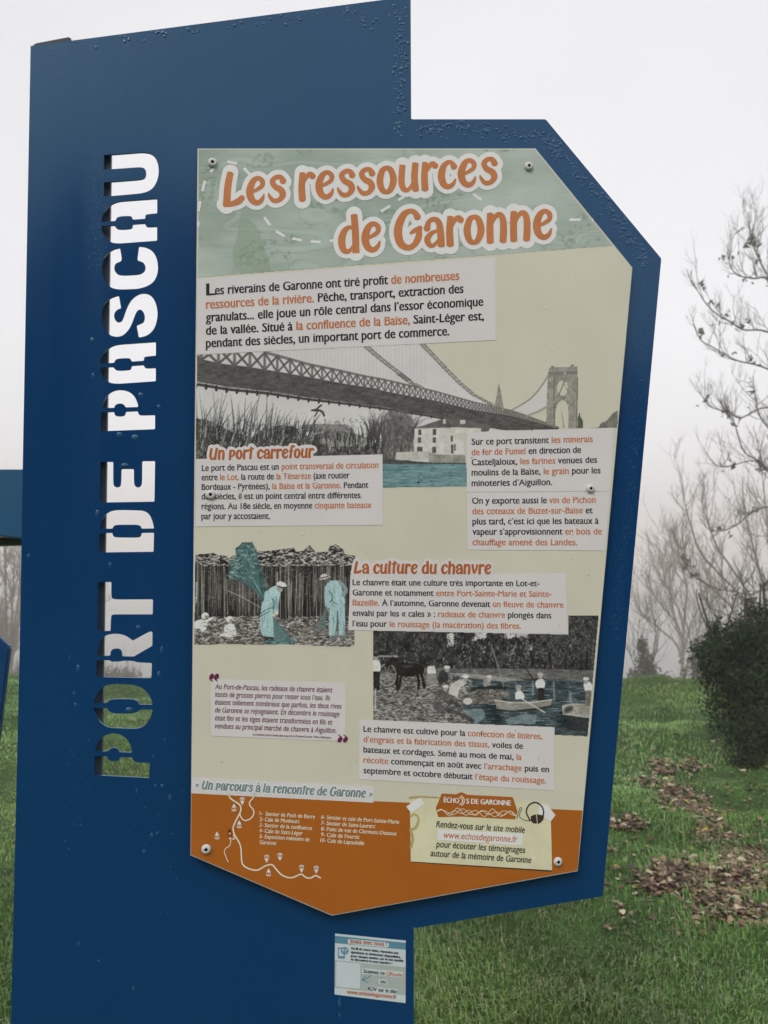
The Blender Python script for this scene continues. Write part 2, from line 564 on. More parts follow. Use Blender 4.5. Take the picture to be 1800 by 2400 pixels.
# ------------------------------------------------------------------ materials
def paint_mat():
    m = new_mat('blue_paint', (0.002, 0.043, 0.15), 0.17, 0.6, noise=(3.0, 0.06), bump=(900, 0.03, 0.0004))
    t = m.node_tree; b = t.nodes['Principled BSDF']     # rain-washed film: the gloss runs in faint upright streaks
    tc = t.nodes.new('ShaderNodeTexCoord'); mp = t.nodes.new('ShaderNodeMapping')
    mp.inputs['Scale'].default_value = (22, 1, 1.6)
    n = t.nodes.new('ShaderNodeTexNoise'); n.inputs['Scale'].default_value = 1.0; n.inputs['Detail'].default_value = 5
    r = t.nodes.new('ShaderNodeMapRange')
    r.inputs[1].default_value = .3; r.inputs[2].default_value = .75; r.inputs[3].default_value = .12; r.inputs[4].default_value = .27
    t.links.new(tc.outputs['Object'], mp.inputs['Vector']); t.links.new(mp.outputs[0], n.inputs['Vector'])
    t.links.new(n.outputs['Fac'], r.inputs[0]); t.links.new(r.outputs[0], b.inputs['Roughness'])
    m.node_tree.nodes['Principled BSDF'].inputs['Specular Tint'].default_value = (.62, .96, 1.0, 1)
    return m
MAT = {
 'blue': paint_mat(),
 'blue_dark': new_mat('blue_paint_edge', (0.012, 0.035, 0.075), 0.4, 0.4, noise=(30, .15)),
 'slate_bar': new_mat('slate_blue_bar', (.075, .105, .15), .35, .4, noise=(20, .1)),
 'cap': new_mat('black_plastic', (0.018, 0.02, 0.026), 0.45, 0.4, noise=(40, .2)),
 'alu': new_mat('pale_board_edge', (0.55, 0.56, 0.56), 0.45, 0.5, noise=(60, .08)),
 'beige': new_mat('beige_print', tuple(ink((183, 180, 164))), 0.33, 0.45, noise=(9, 0.05), bump=(160, 0.05, 0.0006)),
 'orange_area': new_mat('burnt_orange_print', tuple(ink((150, 84, 26))), 0.4, 0.4, noise=(12, 0.06)),
 'box': new_mat('pale_text_panel_print', tuple(ink((190, 186, 187))), 0.33, 0.45, noise=(14, 0.035)),
 'text_dark': new_mat('black_ink', (0.012, 0.013, 0.016), 0.5, 0.3, noise=(200, .2)),
 'text_orange': new_mat('orange_ink', tuple(ink((170, 102, 62))), 0.5, 0.3, noise=(60, .08)),
 'title': new_mat('title_orange_ink', tuple(ink((170, 106, 62))), 0.45, 0.3, noise=(40, .08)),
 'heading': new_mat('heading_orange_ink', tuple(ink((154, 84, 40))), 0.45, 0.3, noise=(40, .06)),
 'white': new_mat('white_print', tuple(ink((200, 199, 202))), 0.42, 0.35, noise=(20, .03)),
 'cream_ink': new_mat('cream_ink', tuple(ink((216, 196, 178))), 0.5, 0.3, noise=(50, .05)),
 'plum': new_mat('plum_ink', tuple(ink((88, 26, 62))), 0.5, 0.3, noise=(100, .15)),
 'slate_ink': new_mat('slate_ink', tuple(ink((104, 120, 124))), 0.5, 0.3, noise=(60, .06)),
 'red_pin': new_mat('dark_red_ink', tuple(ink((100, 18, 16))), 0.5, 0.3, noise=(100, .1)),
 'parchment': new_mat('parchment_print', tuple(ink((192, 188, 160))), 0.45, 0.3, noise=(35, .09)),
 'stain': new_mat('brown_stain_print', tuple(ink((160, 145, 100))), 0.45, 0.3, noise=(80, .15)),
 'shade_ink': new_mat('charcoal_ink', tuple(ink((52, 42, 34))), 0.5, 0.3, noise=(60, .1)),
 'print': attr_mat('halftone_print', 0.42, 0.35),
 'screw': new_mat('white_painted_screw', (0.6, 0.6, 0.58), 0.5, 0.4, noise=(300, .05)),
 'socket': new_mat('dark_socket', (0.012, 0.012, 0.012), 0.6, 0.3, noise=(300, .2)),
 'st_white': new_mat('sticker_white', tuple(ink((176, 186, 190))), 0.35, 0.4, noise=(40, .03)),
 'st_grey': new_mat('sticker_grey', tuple(ink((150, 158, 156))), 0.35, 0.4, noise=(40, .03)),
 'st_blue': new_mat('sticker_blue', tuple(ink((82, 122, 142))), 0.35, 0.4, noise=(40, .04)),
}
def drop_mat():
    m = new_mat('water_on_paint', (0.02, 0.095, 0.21), 0.1, 0.5, noise=(200, .1))
    return m
MAT['drop'] = drop_mat()

# ==================================================================== THE SIGN
totem = bpy.data.objects.new('info_totem', None)
COL.objects.link(totem)
totem.location = BASE
totem.rotation_euler = (0, 0, ALPHA)
tag(totem, 'tall blue metal information sign with cut-out lettering and a riverside history poster', 'information sign')

ZA, ZB, ZC = Z(200, 340, 3.95), Z(200, 880, 3.95), Z(200, 1340, 3.95)
A_top = [(148, 712), (155, 660), (180, 610), (230, 555), (300, 522), (665, 495), (665, 632), (570, 640), (555, 650), (555, 682), (440, 690), (432, 665), (415, 655), (310, 660), (285, 680), (280, 702)]
A_bot = [(146, 750), (270, 743), (285, 768), (310, 780), (420, 775), (437, 760), (440, 732), (552, 724), (560, 748), (580, 758), (664, 753), (664, 885), (300, 912), (230, 900), (180, 850), (155, 800)]
sh = lambda L: [(x - 12, 1822 + (y - 495) * 0.933) for x, y in L]
letters = [
 ZA([(172, 92), (300, 84), (540, 65), (620, 80), (665, 140), (683, 235), (668, 330), (620, 410), (540, 445), (172, 478), (172, 345), (520, 318), (555, 300), (566, 262), (555, 220), (520, 203), (172, 228)]),
 ZA(A_top), ZA(A_bot), ZA(sh(A_top)), ZA(sh(A_bot)),
 ZA([(497, 935), (560, 942), (620, 975), (660, 1040), (675, 1130), (665, 1210), (620, 1285), (510, 1330), (320, 1338), (240, 1325), (180, 1270), (150, 1160), (160, 1070), (205, 1000), (260, 965), (320, 950), (340, 1060), (325, 1080), (290, 1090), (268, 1115), (268, 1160), (290, 1190), (330, 1205), (490, 1198), (535, 1180), (557, 1150), (555, 1110), (530, 1082), (490, 1072), (480, 1060)]),
 ZA([(310, 1392), (331, 1512), (300, 1520), (270, 1550), (264, 1590), (280, 1630), (315, 1642), (345, 1620), (365, 1560), (395, 1480), (430, 1425), (480, 1385), (535, 1368), (595, 1380), (640, 1430), (668, 1520), (668, 1600), (645, 1690), (600, 1745), (550, 1772), (495, 1781), (474, 1668), (505, 1655), (540, 1640), (552, 1600), (545, 1555), (520, 1525), (495, 1522), (472, 1545), (450, 1600), (425, 1670), (390, 1725), (345, 1765), (290, 1778), (220, 1760), (170, 1690), (148, 1600), (155, 1510), (190, 1450), (245, 1410)]),
 ZB([(158, 300), (165, 255), (195, 190), (250, 145), (320, 130), (400, 145), (455, 190), (485, 260), (489, 292), (372, 295), (360, 270), (330, 258), (295, 262), (272, 280), (268, 300)]),
 ZB([(143, 342), (268, 337), (270, 365), (290, 378), (350, 378), (370, 362), (375, 335), (487, 330), (490, 355), (505, 370), (645, 366), (645, 497), (143, 516)]),
 ZB([(138, 800), (258, 800), (258, 1010), (272, 1030), (294, 1038), (318, 1030), (331, 1010), (334, 866), (449, 866), (450, 1005), (465, 1030), (487, 1038), (510, 1028), (524, 1005), (526, 793), (645, 792), (640, 1168), (132, 1176)]),
 ZB([(128, 1418), (150, 1350), (190, 1280), (250, 1250), (320, 1245), (540, 1250), (590, 1280), (620, 1340), (636, 1416), (520, 1418), (515, 1400), (495, 1382), (290, 1382), (262, 1392), (252, 1418)]),
 ZB([(128, 1460), (252, 1458), (255, 1485), (275, 1500), (490, 1502), (515, 1490), (520, 1458), (635, 1456), (632, 1632), (128, 1638)]),
 ZC([(120, 97), (241, 95), (240, 235), (255, 252), (300, 257), (626, 256), (623, 395), (250, 395), (238, 410), (233, 548), (112, 550)]),
 ZC([(103, 778), (125, 680), (160, 610), (210, 580), (290, 572), (360, 585), (410, 615), (440, 638), (600, 550), (621, 558), (620, 686), (465, 775), (450, 787), (342, 783), (338, 740), (325, 718), (295, 710), (255, 715), (235, 735), (230, 778)]),
 ZC([(103, 818), (230, 820), (235, 832), (330, 832), (342, 823), (450, 825), (475, 840), (616, 845), (611, 986), (102, 974)]),
 ZC([(73, 1218), (100, 1150), (140, 1085), (200, 1045), (270, 1037), (450, 1045), (530, 1075), (580, 1125), (610, 1185), (624, 1230), (500, 1230), (490, 1205), (455, 1180), (260, 1178), (220, 1190), (205, 1215)]),
 ZC([(72, 1260), (205, 1263), (215, 1290), (250, 1308), (320, 1315), (440, 1312), (490, 1295), (502, 1277), (624, 1274), (605, 1350), (560, 1420), (490, 1455), (210, 1445), (140, 1400), (100, 1330)]),
 ZC([(85, 1664), (110, 1590), (160, 1525), (240, 1493), (310, 1500), (370, 1530), (415, 1590), (434, 1674), (315, 1670), (305, 1640), (270, 1625), (230, 1640), (212, 1664)]),
 ZC([(85, 1706), (205, 1710), (210, 1738), (240, 1753), (300, 1753), (320, 1735), (322, 1716), (433, 1718), (440, 1745), (470, 1765), (596, 1770), (593, 1910), (84, 1884)]),
]
outline = [(70, 108), (962.5, -9), (963.7, 279.5), (1279, 279.5), (1550, 606), (1412.5, 2100.5), (971, 2175.5)]
def flat(pts, off=0.0):
    a = np.array(pts, float)
    q = P(a[:, 0], a[:, 1], off)
    return [(x, z) for x, _, z in q]
ol = flat(corner_round(outline, 4, 4, 170, 3))
ri = flat([(971, 2175.5), (971.5, 2400)])
slope = (ri[1][0] - ri[0][0]) / (ri[1][1] - ri[0][1])
br = (ri[1][0] - slope * ri[1][1], 0.0)
le = flat([(70, 108), (21.5, 2400)])
sl2 = (le[1][0] - le[0][0]) / (le[1][1] - le[0][1])
bl = (le[1][0] - sl2 * le[1][1], 0.0)
mid = flat([(54, 1050), (46.5, 1500)])
# order: rounded outline ends near the lower right of the board, then down the post to the ground and back up its left edge
loop = ol + [br, bl] + [mid[1], mid[0]]
holes = [flat(corner_round(L, 2.6, 14, 122, 4)) for L in letters]
panel = link('panel', poly_mesh('panel', [loop] + holes, 0.0, 0.003), totem, [MAT['blue']])

def local_box(name, x0, x1, y0, y1, z0, z1, mat, parent, bev=0.0, top_slope=0.0):
    bm = bmesh.new()
    v = [bm.verts.new(p) for p in ((x0, y0, z0), (x1, y0, z0), (x1, y1, z0), (x0, y1, z0), (x0, y0, z1), (x1, y0, z1 + top_slope), (x1, y1, z1 + top_slope), (x0, y1, z1))]
    for f in ((0, 3, 2, 1), (4, 5, 6, 7), (0, 1, 5, 4), (1, 2, 6, 5), (2, 3, 7, 6), (3, 0, 4, 7)):
        bm.faces.new([v[i] for i in f])
    if bev:
        bmesh.ops.bevel(bm, geom=bm.edges[:], offset=bev, segments=2, affect='EDGES', profile=0.5)
    me = bpy.data.meshes.new(name); bm.to_mesh(me); bm.free()
    return link(name, me, parent, [mat])

# folded return along the left edge, and the square post behind it
xl = P(58, 900)[0]; ztop = P(70, 110)[2]
xf = P(54, 1050)[0] + .003
local_box('folded_edge', xf, xf + 0.003, 0.0031, 0.034, 0.0, ztop - 0.02, MAT['blue'], totem)
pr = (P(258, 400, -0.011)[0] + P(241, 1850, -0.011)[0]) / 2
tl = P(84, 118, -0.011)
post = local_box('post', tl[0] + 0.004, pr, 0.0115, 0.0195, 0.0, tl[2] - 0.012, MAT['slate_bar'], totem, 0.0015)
c0, c1 = P(79, 103, -0.006), P(167, 90, -0.006)
cap = link('post_cap', poly_mesh('post_cap', [[(c0[0], c0[2] - .03), (c1[0] + .004, c1[2] - .03), (c1[0], c1[2] - .001), (c1[0] - .003, c1[2] + .0005), (c0[0] + .004, c0[2] + .0005), (c0[0], c0[2] - .002)]], 0.0045, 0.03), totem, [MAT['cap']])

# ------------------------------------------------------------------ poster board
T0 = 0.0135
PO = [(463, 348), (1255, 347.7), (1482.2, 627), (1354, 2041.5), (777.5, 2146), (446.3, 2004.5)]
poster = link('poster', poly_mesh('poster', [flat(PO, T0)], -T0, -T0 + 0.003), totem, [MAT['alu']])
poster['label'] = 'cream and orange river history poster'
def inset(pts, d):
    c = np.mean(np.array(pts), 0)
    return [tuple(np.array(p) + (c - np.array(p)) / np.linalg.norm(c - np.array(p)) * d) for p in pts]
POI = inset(PO, 1.8)
s1, s2, s3, s4, s5, s6, s7 = [T0 + 0.0002 * (k + 1) for k in range(7)]
sheet('background', POI, s1, MAT['beige'], poster)
ob = [(448.8, 1858.5), (1365.2, 1899.5), POI[3], POI[4], POI[5]]
sheet('footer', ob, s2, MAT['orange_area'], poster)

# map header ------------------------------------------------------------
def edge_right(y):
    return 1480 + (y - 627) * (1354 - 1482.2) / (2041.5 - 627)
cv = Canvas(462, 347, 1480, 656, 1.8, (146, 157, 149))
n1, n2, n3 = cv.noise(160, 70, 1, 4), cv.noise(30, 16, 2, 3), cv.noise(500, 300, 3, 2)
cv.im += ((n1 - .5) * 34 + (n3 - .5) * 40)[..., None] * np.array([1, .9, .95])
rv = np.abs(cv.noise(380, 150, 5, 3) - 0.5)
cv.blend(np.clip(1 - rv / .035, 0, 1) * 0.35, (168, 182, 172))
cv.blend(np.clip(1 - np.abs(rv - .04) / .006, 0, 1) * 0.3, (104, 120, 108))
wood = (cv.noise(170, 80, 11, 3) > 0.56) & (n2 > 0.47)
cv.blend(wood * np.clip(cv.noise(7, 6, 9, 1) * 1.6 - .5, 0, 1) * 0.55, (92, 112, 92))
bx = [(560, 505), (600, 520), (640, 640), (560, 648), (540, 600), (556, 560)]
cv.poly(corner_round(bx, 20, 30, 100), (118, 136, 116), 0.5)
for k in range(60):
    x, y = rng.uniform(470, 1450), rng.uniform(355, 640)
    a = rng.uniform(-.3, .3)
    cv.line([(x, y), (x + rng.uniform(20, 90), y + a * 40 + rng.uniform(-10, 10)), (x + rng.uniform(90, 160), y + a * 90)], 1.2, (105, 122, 108), .35, 5)
for k in range(9):   # faint pen script of the old map
    x, y = [(690, 525), (470, 575), (760, 378), (1255, 575), (980, 515), (470, 500), (1330, 480), (1120, 600), (640, 620)][k]
    for q in range(rng.integers(5, 10)):
        cv.line([(x + q * 9, y + rng.uniform(-6, 0)), (x + q * 9 + 3, y + rng.uniform(0, 7)), (x + q * 9 + 7, y + rng.uniform(-5, 2))], 1.4, (100, 112, 100), .45)
def line_y(x, a, b): return a[1] + (b[1] - a[1]) * (x - a[0]) / (b[0] - a[0])
topband = POI[:2] + [(1441, 576.5), (462.5, 651)]
cv.mask = cv.inside([POI[0], POI[1], (1438, 576.5), (463.2, 651)])
cv.mesh('map_header', s2, MAT['print'], poster)

# bridge photograph -----------------------------------------------------
ZL, ZR = Z(440, 780, 3.19), Z(900, 780, 2.86)
cv = Canvas(459, 795, 1470, 1148, 1.45, (183, 179, 159))
grey = (186, 184, 184)
cable1 = [(979, 794), (998, 815), (1040, 859), (1075, 895), (1110, 925), (1159, 951)]
cable2 = ZL([(1310, 80), (1400, 160), (1500, 240), (1600, 315), (1659, 360)]) + ZR([(100, 275), (180, 335), (250, 365)])
top = ZL([(60, 150), (590, 150), (740, 190), (900, 235), (1100, 275), (1300, 320), (1467, 350)]) + ZR([(350, 395), (600, 465), (850, 520), (1000, 570), (1170, 632)])
top[0] = (459, 812)
mid_ = ZL([(60, 193), (250, 235), (460, 260), (700, 300), (900, 335), (1200, 390), (1400, 420)]) + ZR([(0, 395), (350, 460), (600, 520), (850, 560), (1100, 625), (1170, 640)])
bot = ZL([(60, 385), (300, 425), (600, 455), (900, 500), (1200, 535), (1467, 570)]) + ZR([(300, 560), (650, 625), (830, 655), (1170, 648)])
cv.poly([(459, 795)] + cable1 + ZR([(830, 655), (650, 690), (550, 720)]) + [(1093, 1148), (459, 1148)], grey, 1, (cv.noise(60, 40, 21) - .5) * 16)
cv.poly(ZR([(860, 515), (960, 455), (1040, 370), (1098, 290), (1095, 490), (970, 560)]), grey, .9)
for k in range(46):                                   # hangers
    x = 600 + k * 8.8 + rng.uniform(-1, 1)
    yb = np.interp(x, [p[0] for p in top], [p[1] for p in top])
    yt = 795 if x < 979 else np.interp(x, [p[0] for p in cable1], [p[1] for p in cable1])
    cv.line([(x, yt), (x, yb)], 1.2, (160, 158, 158), .6)
def xs(seq): return [p[0] for p in seq], [p[1] for p in seq]
tx, ty = xs(top); mx_, my_ = xs(mid_); bx_, by_ = xs(bot)
deck = mid_ + bot[::-1]
cv.poly(deck, (74, 72, 70), 1, (cv.noise(14, 5, 22) - .5) * 46)
# under-flange: a light slot with dark lacing below
xx = np.arange(459, 1180, 4.0)
lo = np.interp(xx, bx_, by_)
th = np.interp(xx, [459, 960, 1180], [17, 11, 3])
cv.poly([(459, 783)] + [], (0, 0, 0), 0)
for i in range(len(xx) - 1):
    fl = 1 - (xx[i] - 459) / 720
    cv.line([(xx[i], lo[i] - th[i] * .32), (xx[i + 1], lo[i + 1] - th[i + 1] * .32)], 2.4 * fl + .6, (176, 174, 172), (.85 if rng.random() < .7 else .25) * fl)
    cv.line([(xx[i], lo[i]), (xx[i + 1], lo[i + 1])], 4 * fl + 1.5, (50, 48, 48), .95)
    if i % 6 == 0 and xx[i] < 1150:
        cv.line([(xx[i], lo[i] - 2), (xx[i], lo[i] + 4.5 * fl + 1.5)], 5 * fl + 1.5, (44, 42, 42), 1)
cv.line(mid_, 3.2, (62, 60, 60), .9)
cv.line(top[1:], (7, 2.5), (104, 102, 100), 1)
posts = [440 + v / 3.19 for v in (-15, 100, 230, 350, 465, 575, 670, 765, 850, 930, 1005, 1080, 1145, 1205, 1265, 1320, 1375, 1425, 1475)]
while posts[-1] < 1295:
    posts.append(posts[-1] + max(5.5, (posts[-1] - posts[-2]) * .965))
for i in range(len(posts) - 1):
    a, b = posts[i], posts[i + 1]
    wd = np.interp(a, [460, 720, 1000, 1300], [8, 5, 2.8, 1.6])
    ya, yb = np.interp([a, b], tx, ty); ma, mb = np.interp([a, b], mx_, my_)
    op = .55 if a < 600 else 1
    cv.line([(a, ya), (a, ma)], wd, (96, 94, 92), .95)
    cv.line([(a, ya), (b, mb)], wd * .8, (78, 76, 76), .95)
    cv.line([(a, ma), (b, yb)], wd * .8, (78, 76, 76), .95)
for cab in (cable1, cable2):
    cv.line(cab, (12, 5), (150, 148, 144), .9)
    for d in (-5, 5):
        cv.line([(x + d, y) for x, y in cab], 1.6, (70, 68, 68), .85)
    for i in range(0, 22):
        t = i / 22 * (len(cab) - 1); k = int(t); q = t - k
        x = cab[k][0] * (1 - q) + cab[k + 1][0] * q; y = cab[k][1] * (1 - q) + cab[k + 1][1] * q
        cv.line([(x - 5, y + 2), (x + 5, y - 2)], 1.6, (90, 88, 86), .7)
# far tower with its arch, spire, trees
tex = (cv.noise(7, 9, 31) - .5) * 60
cv.poly(ZR([(1107, 232), (1298, 224), (1298, 275), (1292, 640), (1236, 640), (1234, 500), (1218, 462), (1192, 450), (1165, 475), (1152, 520), (1146, 640), (1086, 605), (1098, 280)]), (132, 130, 122), .95, tex)
cv.poly(ZR([(1098, 262), (1300, 255), (1300, 275), (1098, 285)]), (100, 98, 94), .7)
cv.poly(ZR([(1120, 222), (1140, 222), (1140, 234), (1120, 234)]), (110, 108, 102)); cv.poly(ZR([(1250, 212), (1275, 212), (1275, 226), (1250, 226)]), (110, 108, 102))
(ex, ey), = ZR([(1196, 370)])
cv.ell(ex, ey, 12, 18, (183, 179, 160))
cv.line(ZR([(1145, 500), (1170, 420), (1225, 290)]), 4, (112, 110, 104), .8)
cv.line(ZR([(1285, 460), (1230, 390), (1190, 300)]), 3, (112, 110, 104), .5)
cv.line(ZR([(1140, 285), (1140, 640)]), 2.2, (84, 82, 78), .9)
cv.line(ZR([(1298, 300), (1292, 640)]), 3, (92, 90, 86), .8)
cv.poly(ZR([(1180, 470), (1200, 560), (1215, 640), (1200, 640)]), (140, 138, 130), .9)
cv.line(ZR([(1100, 285), (1060, 350), (1000, 425), (940, 470), (860, 515)]), 4, (128, 126, 122), .9, 4)
cv.line(ZR([(1170, 440), (1100, 490), (1030, 530), (960, 555)]), 5, (140, 138, 132), .9, 4)
cv.poly(ZR([(770, 320), (786, 400), (806, 510), (740, 485), (756, 410)]), (126, 124, 116), .95, tex)
cv.poly(ZR([(1310, 520), (1318, 560), (1335, 590), (1335, 640), (1298, 640), (1300, 570)]), (70, 70, 64), .9, tex * .5)
cv.poly(ZR([(1570, 515), (1530, 540), (1490, 590), (1450, 605), (1440, 632), (1350, 640), (1570, 640)]), (96, 96, 90), .9, tex)
# bank, roofs and trees under the span
tex2 = (cv.noise(5, 8, 41, 2) - .5) * 90
cv.poly(ZL([(850, 690), (960, 680), (1180, 685), (1240, 720), (1240, 760), (860, 740)]), (110, 108, 106), .85)
cv.poly(ZL([(900, 770), (1060, 740), (1170, 732), (1370, 790), (1360, 850), (920, 850)]), (92, 90, 88), .85)
cv.poly(ZL([(940, 800), (1180, 770), (1360, 800), (1360, 880), (940, 900)]), (140, 138, 134), .7)
cv.poly(ZL([(60, 640), (180, 660), (330, 740), (480, 780), (560, 720), (700, 690), (800, 700), (860, 750), (960, 820), (1080, 850), (1300, 850), (1480, 800), (1659, 830), (1659, 960), (60, 960)]), (64, 62, 60), .92, tex2)
for k in range(420):
    x = rng.uniform(460, 960)
    dens = 1 if x < 740 else .5
    y0 = rng.uniform(1010, 1070) if x < 740 else rng.uniform(1020, 1065)
    hgt = rng.uniform(25, 105 if x < 640 else 55) * dens + (20 if x > 860 else 0)
    lean = rng.uniform(-.1, .55) if x < 740 else rng.uniform(-.25, .25)
    c = int(rng.choice([26, 36, 50, 70, 160]))
    cv.line([(x, y0), (x + lean * hgt * .4, y0 - hgt * .55), (x + lean * hgt, y0 - hgt)], (2.4, .9), (c, c, c - 2), .8, 3)
for k in range(900):
    x, y = rng.uniform(460, 960), rng.uniform(985, 1068)
    if y < 1000 and 640 < x < 700: continue
    c = int(rng.choice([24, 34, 120, 165]))
    a = rng.uniform(-1.4, 1.4)
    cv.line([(x, y), (x + math.sin(a) * 6, y - abs(math.cos(a)) * 7)], 1.5, (c, c, c), .6)
for x in (870, 885, 902, 925, 945, 965):
    for q in range(26):
        a = rng.uniform(-1.1, 1.1); r = rng.uniform(15, 55)
        cv.line([(x, 1040), (x + math.sin(a) * r * .5, 1010 - r * .4), (x + math.sin(a) * r, 1005 - math.cos(a) * r)], (2, .8), (60, 58, 58), .6, 3)
cv.line(ZL([(955, 585), (975, 560), (1000, 540)]), 3.5, (40, 40, 40), 1, 3)      # the bird
cv.line(ZL([(928, 580), (970, 578), (1005, 590), (1020, 620)]), 4.5, (46, 46, 46), 1, 3)
cv.line(ZL([(970, 590), (950, 625)]), 3, (46, 46, 46), 1)
cv.poly(ZR([(30, 520), (150, 520), (200, 600), (200, 800), (60, 860), (0, 860), (0, 560)]), (90, 88, 86), .75, tex2)
# house on the quay, wall, river
tx3 = (cv.noise(12, 12, 44, 2) - .5) * 34
cv.poly(ZR([(205, 640), (385, 580), (440, 570), (560, 590), (720, 622), (700, 660), (550, 680)]), (88, 86, 84), 1, tx3)
cv.poly(ZR([(205, 642), (480, 634), (650, 640), (650, 700), (550, 830), (320, 830), (205, 795)]), (184, 182, 176), 1, tx3)
cv.poly(ZR([(395, 580), (415, 580), (415, 610), (395, 610)]), (176, 174, 168)); cv.poly(ZR([(510, 585), (545, 585), (545, 612), (510, 612)]), (176, 174, 168))
for a in ([230, 648, 250, 685], [328, 645, 350, 685], [228, 700, 248, 738], [328, 700, 348, 738], [222, 765, 258, 795], [322, 765, 350, 805], [448, 690, 462, 730], [450, 750, 466, 810], [470, 745, 480, 790]):
    cv.poly(ZR([(a[0], a[1]), (a[2], a[1]), (a[2], a[3]), (a[0], a[3])]), (70, 68, 66), .95)
cv.poly(ZR([(80, 800), (300, 795), (300, 850), (75, 855)]), (170, 168, 162), 1, tx3)
cv.poly(ZR([(300, 800), (340, 815), (560, 820), (560, 880), (300, 880)]), (128, 126, 120), 1, tx3 * 1.6)
cv.poly(ZR([(-120, 860), (90, 852), (330, 870), (570, 872), (570, 890), (-120, 885)]), (66, 66, 64), 1, tex2 * .5)
wtex = (cv.noise(40, 4, 45, 3) - .5) * 60
cv.poly(ZR([(-460, 880), (570, 880), (570, 1052), (-460, 1060)]), (100, 130, 134), 1, wtex)
for x, wd in ((130, 60), (330, 26), (450, 22), (-40, 70), (240, 20)):
    for k in range(26):
        y = rng.uniform(885, 1040)
        cx = x + rng.uniform(-wd / 2, wd / 2)
        cv.line(ZR([(cx - wd * .35, y), (cx + wd * .35, y + rng.uniform(-2, 2))]), 1.8, (60, 82, 88) if rng.random() < .75 else (150, 172, 174), .5)
cv.ell(980.6, 1131, 3, 3, (30, 44, 48))
cv.im = cv.im + rng.normal(0, 7, cv.im.shape[:2])[..., None] * (cv.im.mean(-1) < 160)[..., None]
a1, a2 = (461, 831), (1163, 797)
msk = cv.inside([(461.5, 831), (1163, 796), (1466, 796), (1447.5, 1003), (1085, 1020), (1100, 1141), (455, 1150)])
isb = (np.abs(cv.im - np.array([183, 179, 159])).sum(-1) < 4) & (cv.X > 979)
cv.mask = msk * (~isb)
cv.mesh('bridge_photograph', s2, MAT['print'], poster)

# hemp photograph -------------------------------------------------------
H_ = Z(440, 1250, 3.95)
cv = Canvas(452, 1266, 833, 1522, 1.25, (34, 31, 30))
topo = [(50, 185), (250, 178), (370, 210), (430, 200), (435, 140), (470, 110), (500, 82), (590, 80), (625, 130), (645, 172), (760, 160), (900, 138), (970, 130), (1000, 158), (1070, 158), (1120, 112), (1180, 165), (1270, 165), (1320, 108), (1370, 92), (1430, 138), (1460, 190), (1545, 203)]
cv.im += ((cv.noise(8, 30, 51, 3) - .5) * 50)[..., None]
for k in range(330):
    x = rng.uniform(60, 1540); y0, y1 = rng.uniform(230, 480), rng.uniform(560, 860)
    c = int(rng.choice([20, 105, 140, 175, 205]))
    cv.line(H_([(x, y0), (x + rng.uniform(-16, 16), y1)]), 1.15, (c, c - 3, c - 8), rng.uniform(.35, .8))
def leaf_marks(n, x0, x1, y0, y1, cols, ln=(4, 11), op=.8, wd=1.8):
    for k in range(n):
        x, y = rng.uniform(x0, x1), rng.uniform(y0, y1)
        a = rng.uniform(-.7, .7) + (math.pi if rng.random() < .5 else 0); r = rng.uniform(*ln)
        c = cols[rng.integers(len(cols))]
        (px, py), = H_([(x, y)])
        cv.line([(px, py), (px + math.cos(a) * r, py + math.sin(a) * r * .8)], wd, c, op)
gl = [(176, 174, 170), (140, 138, 134), (196, 194, 190), (60, 56, 54), (34, 31, 30)]
leaf_marks(1500, 50, 1545, 85, 300, gl + [(214, 212, 206)], (3, 9), .95, 1.5)
leaf_marks(420, 60, 1540, 260, 640, gl[:2] + gl[3:], (3, 7), .5, 1.3)
cv.poly(H_([(50, 850), (200, 800), (420, 770), (640, 760), (900, 800), (1180, 850), (1545, 860), (1545, 1065), (50, 1065)]), (84, 80, 76), 1, (cv.noise(6, 5, 55, 2) - .5) * 80)
leaf_marks(2100, 50, 1545, 770, 1050, gl + [(206, 204, 198)], (2.5, 8), .9, 1.3)
leaf_marks(160, 940, 1540, 840, 960, [(150, 147, 140), (60, 56, 54)], (12, 26), .7, 1.4)
teal, tdark = (150, 178, 180), (58, 92, 96)
cv.poly(H_([(435, 140), (500, 82), (590, 80), (625, 140), (660, 260), (715, 420), (745, 540), (735, 620), (690, 610), (600, 520), (480, 440), (380, 390), (390, 300), (450, 230)]), (60, 92, 92), .82, (cv.noise(7, 7, 57, 2) - .5) * 80)
for k in range(70):
    t = rng.uniform(0, 1)
    cv.line(H_([(400 + t * 220, 330 - t * 200 + rng.uniform(-60, 60)), (590 + t * 80, 470 + rng.uniform(-30, 30)), (715 + rng.uniform(-16, 16), 620)]), 1.2, (30, 54, 56) if k % 2 else (120, 152, 152), .6, 3)
leaf_marks(170, 390, 650, 90, 420, [(150, 180, 178), (40, 66, 66), (96, 128, 126)], (4, 9), .8)
# harvester bending over the sheaf
cv.poly(H_(corner_round([(690, 625), (670, 760), (668, 880), (690, 950), (792, 962), (795, 800), (790, 700), (760, 640)], 20)), teal, 1)
cv.poly(H_(corner_round([(748, 520), (790, 490), (830, 480), (862, 540), (845, 620), (835, 690), (790, 690), (700, 650), (715, 580)], 14)), (160, 188, 190), 1)
cv.line(H_([(740, 560), (738, 650), (775, 735)]), 15, (152, 180, 182), 1, 3)
cv.line(H_([(812, 600), (815, 680), (820, 730)]), 11, (140, 168, 170), 1, 3)
cv.line(H_([(775, 600), (800, 640), (790, 700)]), 3, (60, 84, 88), .8, 3)
cv.ell(*H_([(790, 765)])[0], 5.5, 6, (188, 186, 180)); cv.ell(*H_([(822, 735)])[0], 4.5, 6, (188, 186, 180))
cv.ell(*H_([(852, 510)])[0], 7.5, 9, (150, 148, 142))
